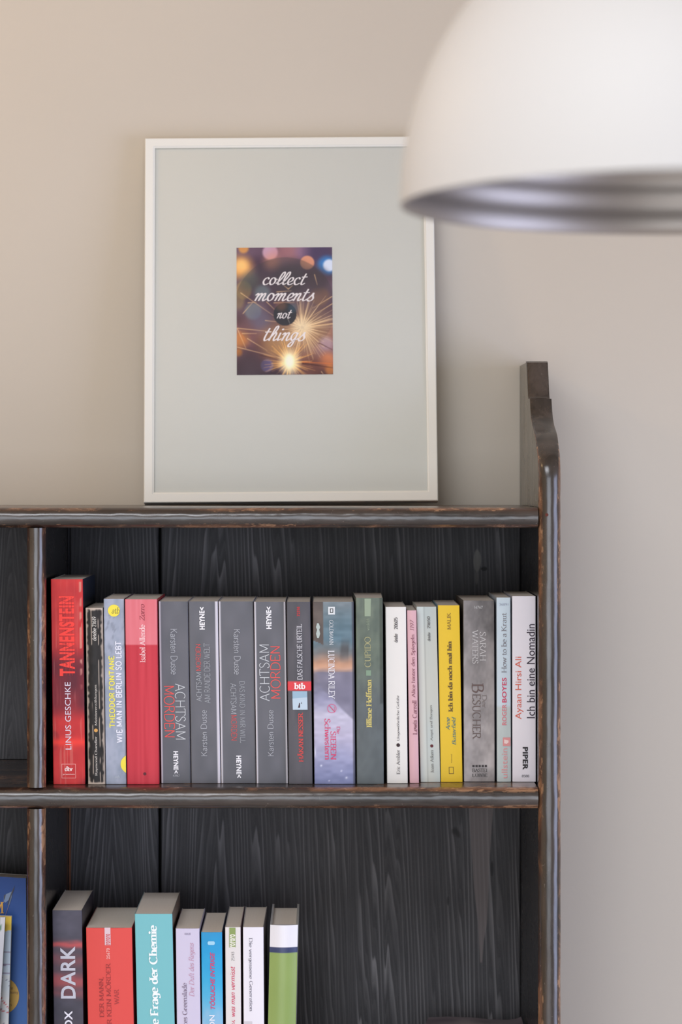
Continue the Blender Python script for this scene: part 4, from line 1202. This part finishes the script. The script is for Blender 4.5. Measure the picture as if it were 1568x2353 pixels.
def corner(cxn, cyn, i):
    x = cxn * (FW / 2 - i); h = i if cyn == 0 else FH - i
    return x, h
for (a, bq) in sides:
    V = []
    for q in (a, bq):
        for i, d in ring_p:
            x, h = corner(q[0], q[1], i); V.append(fr(x, d, h))
    n = len(ring_p)
    Fc = [(j, (j + 1) % n, n + (j + 1) % n, n + j) for j in range(n)] + [tuple(range(n))[::-1], tuple(range(n, 2 * n))]
    part('frame_rail', V, Fc, M_frame, frame)
def slab(name, x0, x1, h0, h1, d0, d1, mat, parent):
    V = [fr(x, d, h) for d in (d0, d1) for x, h in ((x0, h0), (x1, h0), (x1, h1), (x0, h1))]
    return part(name, V, [(3, 2, 1, 0), (4, 5, 6, 7), (0, 1, 5, 4), (1, 2, 6, 5), (2, 3, 7, 6), (3, 0, 4, 7)], mat, parent)
e_ = .0004
slab('mat_board', -FW / 2 + fw - e_, FW / 2 - fw + e_, fw - e_, FH - fw + e_, .005, FT - .0042, M_mat, frame)
g = N('picture_glass'); t_ = g.t
tr = g.n('ShaderNodeBsdfTransparent'); gl = g.n('ShaderNodeBsdfGlossy'); gl.inputs['Roughness'].default_value = .45
fz = g.n('ShaderNodeFresnel'); fz.inputs[0].default_value = 1.15; mx = g.n('ShaderNodeMixShader')
tr.inputs[0].default_value = (.975, .98, .97, 1)
g.l(fz.outputs[0], mx.inputs[0]); g.l(tr.outputs[0], mx.inputs[1]); g.l(gl.outputs[0], mx.inputs[2]); g.l(mx.outputs[0], g.out.inputs[0])
V = [fr(x, FT - .0020, h) for x, h in ((-FW / 2 + fw - e_, fw - e_), (FW / 2 - fw + e_, fw - e_), (FW / 2 - fw + e_, FH - fw + e_), (-FW / 2 + fw - e_, FH - fw + e_))]
part('glass_pane', V, [(0, 1, 2, 3)], g.m, frame)

# the postcard: printed bokeh and sparkler photograph with brush script
def to_frame(px, py):
    """photo pixel -> frame coordinates on the mat board face (ray / plane)"""
    d = np.array(((px - VX) / F, 1.0, (VY - py) / F)); c = np.array((0, -CD, CZ))
    p0 = O - Yd * (FT - .0042); t = np.dot(p0 - c, Yd) / np.dot(d, Yd)
    q = c + d * t - O; xx, hh = q[0], np.dot(q, Zd)
    return xx * math.cos(roll) - hh * math.sin(roll), xx * math.sin(roll) + hh * math.cos(roll)
card = empty('postcard', fr(*(lambda a: (a[0], FT - .004, a[1]))(to_frame(654, 863))), 'small postcard of sparklers lettered in white brush script inside the frame', 'postcard')
xl, hb = to_frame(544.5, 862); xr, ht = to_frame(763.5, 568)
NX, NY = 210, 280
ui, vi = np.meshgrid(np.linspace(0, 1, NX), np.linspace(0, 1, NY)); ui = ui.ravel(); vi = vi.ravel()
CX = 143 + (1472 - 143) * ui; CY = 1890 - (1890 - 103) * vi      # coordinates of an enlarged view of the card
img = np.stack([np.interp(CY, [100, 500, 900, 1300, 1600, 1900], c) for c in ((96, 92, 112, 132, 98, 74), (74, 74, 86, 92, 66, 60), (92, 88, 102, 92, 72, 70))], 1)
img += ((vnoise(CX / 160, CY / 160, 201) - .5) * 40)[:, None]
def blob(x, y, rx, c, a, soft=.35, ry=None):
    global img
    d = np.sqrt(((CX - x) / rx) ** 2 + ((CY - y) / (ry or rx)) ** 2)
    t = a * (1 - sstep(1 - soft, 1 + soft, d)); img = img * (1 - t[:, None]) + np.array(c, float) * t[:, None]
for q in ((240, 110, 70, (220, 160, 90), .8), (200, 380, 150, (236, 178, 108), .9, .7), (215, 350, 80, (246, 206, 140), .7, .8), (610, 170, 105, (206, 170, 190), .85, .2), (640, 300, 110, (214, 150, 120), .55, .8),
          (860, 150, 170, (196, 140, 140), .6, .8), (1070, 160, 110, (150, 120, 150), .6, .6), (1300, 180, 190, (74, 62, 92), .8, .7), (1400, 360, 130, (70, 130, 190), .9, .4), (1430, 360, 85, (222, 226, 240), .95, .25),
          (1125, 320, 98, (224, 160, 130), .9, .12), (900, 560, 230, (66, 60, 66), .8, .7), (240, 700, 110, (170, 140, 96), .7, .2, 130), (170, 840, 80, (190, 160, 110), .6, .4, 130), (500, 740, 110, (128, 142, 150), .8, .4),
          (370, 1000, 115, (150, 156, 164), .85, .25), (480, 1120, 140, (120, 120, 150), .6, .7), (330, 580, 120, (100, 110, 100), .6, .7), (1300, 800, 130, (150, 110, 90), .7, .3), (1250, 560, 160, (78, 64, 72), .8, .6),
          (180, 1400, 120, (206, 140, 80), .75, .6), (170, 1580, 50, (220, 140, 60), .8, .5), (700, 1450, 220, (186, 146, 100), .75, .7), (1100, 1300, 330, (196, 160, 120), .75, .8), (1380, 1460, 90, (196, 176, 184), .7, .5),
          (1380, 1560, 160, (160, 130, 140), .5, .6), (560, 1760, 88, (104, 96, 136), .85, .2), (1400, 1700, 110, (220, 140, 90), .7, .6), (1430, 1830, 70, (226, 150, 80), .6, .5), (300, 1750, 220, (70, 58, 66), .7, .7), (1180, 1800, 180, (116, 70, 56), .6, .7)):
    blob(*q)
# translucent disc
d = np.hypot(CX - 812, CY - 942); t = .32 * (1 - sstep(696, 704, d)) * (1 - sstep(1000, 1500, CY) * .7)
img = img * (1 - t[:, None]) + np.array((62, 60, 62.)) * t[:, None]
def spark(x0, y0, x1, y1, wd, c, a):
    global img
    lo = (np.minimum(x0, x1) - 12, np.minimum(y0, y1) - 12); hi = (np.maximum(x0, x1) + 12, np.maximum(y0, y1) + 12)
    k = np.nonzero((CX > lo[0]) & (CX < hi[0]) & (CY > lo[1]) & (CY < hi[1]))[0]
    if not len(k): return
    dx, dy = x1 - x0, y1 - y0; L2 = dx * dx + dy * dy
    s = np.clip(((CX[k] - x0) * dx + (CY[k] - y0) * dy) / L2, 0, 1)
    dd = np.hypot(CX[k] - x0 - s * dx, CY[k] - y0 - s * dy)
    t = a * np.exp(-(dd / wd) ** 2) * (1 - .55 * s)
    img[k] = img[k] * (1 - t[:, None]) + np.array(c, float) * t[:, None]
R_ = random.Random(5)
for i in range(190):
    a = R_.uniform(0, 2 * math.pi); L = R_.uniform(140, 560) * (1 if math.cos(a) > -.3 else .6)
    s0 = R_.uniform(20, 120); x, y = 1050, 1230
    spark(x + s0 * math.cos(a), y + s0 * math.sin(a), x + L * math.cos(a), y + L * math.sin(a), R_.uniform(3, 5.5), (238, 208, 168), R_.uniform(.35, .85))
for i in range(170):
    a = R_.uniform(0, 2 * math.pi); L = R_.uniform(90, 380)
    x, y = 870, 1720
    spark(x, y, x + L * math.cos(a), y + L * math.sin(a), R_.uniform(3, 6), (248, 192, 118), R_.uniform(.4, .9))
for q in ((150, 1235, 700, 1295), (150, 1500, 760, 1660), (200, 740, 650, 1060), (290, 1380, 560, 1550), (150, 1240, 270, 1520), (220, 1310, 415, 1312), (860, 690, 800, 640), (860, 690, 920, 640), (700, 730, 900, 715), (660, 882, 940, 880), (1225, 490, 1262, 632),
          (1470, 900, 1130, 1110), (1465, 800, 1200, 960), (1470, 1180, 1100, 1220), (540, 1130, 700, 1150), (230, 1030, 370, 870), (1310, 1850, 1340, 1890), (300, 880, 420, 870), (560, 870, 680, 990)):
    spark(*q, 6, (232, 196, 150), .8)
spark(1050, 1730, 1480, 1800, 9, (70, 42, 40), .95); spark(1050, 1715, 1470, 1740, 8, (226, 130, 70), .7); spark(460, 1615, 760, 1680, 9, (80, 50, 50), .8); spark(1280, 1450, 1472, 1550, 7, (70, 40, 44), .8)
blob(1045, 1225, 105, (232, 216, 186), .75, .9); blob(870, 1715, 110, (255, 240, 200), 1.0, .8, 150); blob(870, 1700, 55, (255, 250, 225), 1.0, .5, 90)
blob(812, 1043, 160, (52, 52, 58), .97, .012); blob(760, 920, 70, (150, 104, 80), .4, .6); blob(920, 960, 60, (70, 100, 120), .4, .6); spark(850, 1105, 880, 1180, 5, (190, 180, 170), .7)
g_ = img.mean(1, keepdims=True); img = np.clip((g_ + (img - g_) * 1.12) * 1.08 - 4, 0, 255)
X_ = xl + (xr - xl) * ui; H_ = hb + (ht - hb) * vi
cv = [fr(x, FT - .0039, h) for x, h in zip(X_, H_)]
n0 = len(cv)
fcs = grid_faces(NX, NY)
# back sheet for real thickness
cc = [0, NX - 1, NX * NY - 1, NX * (NY - 1)]
cv += [fr(X_[i], FT - .0041, H_[i]) for i in cc]
fcs.append((n0 + 3, n0 + 2, n0 + 1, n0))
part('picture_print', cv, fcs, M_print_matte, card, False, np.concatenate([lin(np.clip(img, 0, 255)), np.full((4, 3), .6)]))
def card_text(s, X0_, Y0_, X1_, Y1_):
    uv, fc = letters(s, 'script'); p = place(uv, (520 + X0_ / 6.031, 550 + Y0_ / 6.03, 520 + X1_ / 6.031, 550 + Y1_ / 6.03), 'h')
    v = []
    for x, y, l_ in p:
        a = to_frame(x, y); v.append(fr(a[0], FT - .0037 + l_ * 1.4e-5, a[1]))
    part('lettering', v, fc, flat((244, 236, 238), .6), card)
card_text('collect', 505, 448, 1130, 636); card_text('moments', 388, 688, 1228, 862); card_text('not', 700, 978, 915, 1100); card_text('things', 515, 1195, 1105, 1497)

# ------------------------------------------------------------------ pendant lamp in the foreground
ly = -0.90; LC = P(1600, 470, ly); LR = 680 * (CD + ly) / F
lamp = empty('pendant_lamp', LC, 'large white dome pendant lamp with ribbed metal inside, blurred foreground', 'lamp')
M_shade = m_plain('white_enamel', (0.56, 0.56, 0.555), 0.55, 0.01, 6, 0.45)
mm = N('ribbed_aluminium'); M_alu = mm.set((0.33, 0.295, 0.262, 1), 0.42, 0.85)
prof = [(LR - .0012, -.0006), (LR, 0.0)]
for k in range(1, 41):
    a = math.pi / 2 * k / 41
    prof.append((LR * math.cos(a) ** .93, LR * 1.03 * math.sin(a) ** .97))
prof.append((.026, LR * 1.03))
v, f = lathe_vf(prof, LC); part('shade', v, f, M_shade, lamp, True)
prof = [(LR - .0012, -.0006)]
for k in range(1, 121):
    a = math.pi / 2 * k / 124
    rr = LR - .003 - .0008 * (1 - math.cos(k * 2 * math.pi / 7)) / 2
    prof.append((rr * math.cos(a) ** .93, rr * 1.03 * math.sin(a) ** .97))
v, f = lathe_vf(prof, LC); part('reflector', v, [q[::-1] for q in f], M_alu, lamp, True)
zt = LR * 1.03
v, f = lathe_vf([(.0, zt - .005), (.027, zt - .004), (.027, zt + .012), (.022, zt + .045), (.010, zt + .06), (.0, zt + .061)], LC, 32); part('cap', v, f, M_shade, lamp, True)
v, f = lathe_vf([(.0, zt - .075), (.019, zt - .075), (.021, zt - .02), (.021, zt - .005)], LC, 24); part('socket', v, f, flat((60, 60, 62), .4), lamp, True)
v, f = lathe_vf([(.0, zt - .175), (.014, zt - .172), (.026, zt - .155), (.030, zt - .135), (.026, zt - .112), (.014, zt - .088), (.013, zt - .075)], LC, 24); part('bulb', v, f, m_plain('opal_bulb', (.85, .85, .83), .25), lamp, True)
v, f = tube_vf([(LC[0], LC[1], LC[2] + zt + .058), (LC[0], LC[1], ZC - .02)], .0032, 10); part('cord', v, f, flat((225, 225, 222), .5), lamp, True)
v, f = lathe_vf([(.0, ZC - LC[2] - .028), (.03, ZC - LC[2] - .026), (.048, ZC - LC[2] - .012), (.05, ZC - LC[2] - .001)], LC, 32); part('ceiling_canopy', v, f, M_shade, lamp, True)

# ------------------------------------------------------------------ globe light added out of view to warm the upper left wall
SC = (-1.02, -.30, 2.30)
globe = empty('added_fill_globe', SC, 'small opal globe added as unseen warm fill light, left of the bookcase', 'lamp')
mo = N('fill_globe_glow'); mo.set((.9, .85, .75, 1), .3); mo.b.inputs['Emission Color'].default_value = (1, .66, .34, 1); mo.b.inputs['Emission Strength'].default_value = 52.0
v, f = lathe_vf([(.0, -.075)] + [(.075 * math.cos(a), .075 * math.sin(a)) for a in np.linspace(-1.45, 1.35, 15)], SC, 32); part('added_globe_glass', v, f, mo.m, globe, True)
v, f = lathe_vf([(.0, .072), (.02, .072), (.02, .10), (.0, .105)], SC, 24); part('added_globe_holder', v, f, flat((120, 100, 60), .3), globe, True)
v, f = tube_vf([(SC[0], SC[1], SC[2] + .10), (SC[0], SC[1], ZC)], .003, 8); part('cord', v, f, flat((60, 55, 50), .5), globe, True)  # cord of the added fill globe, out of view
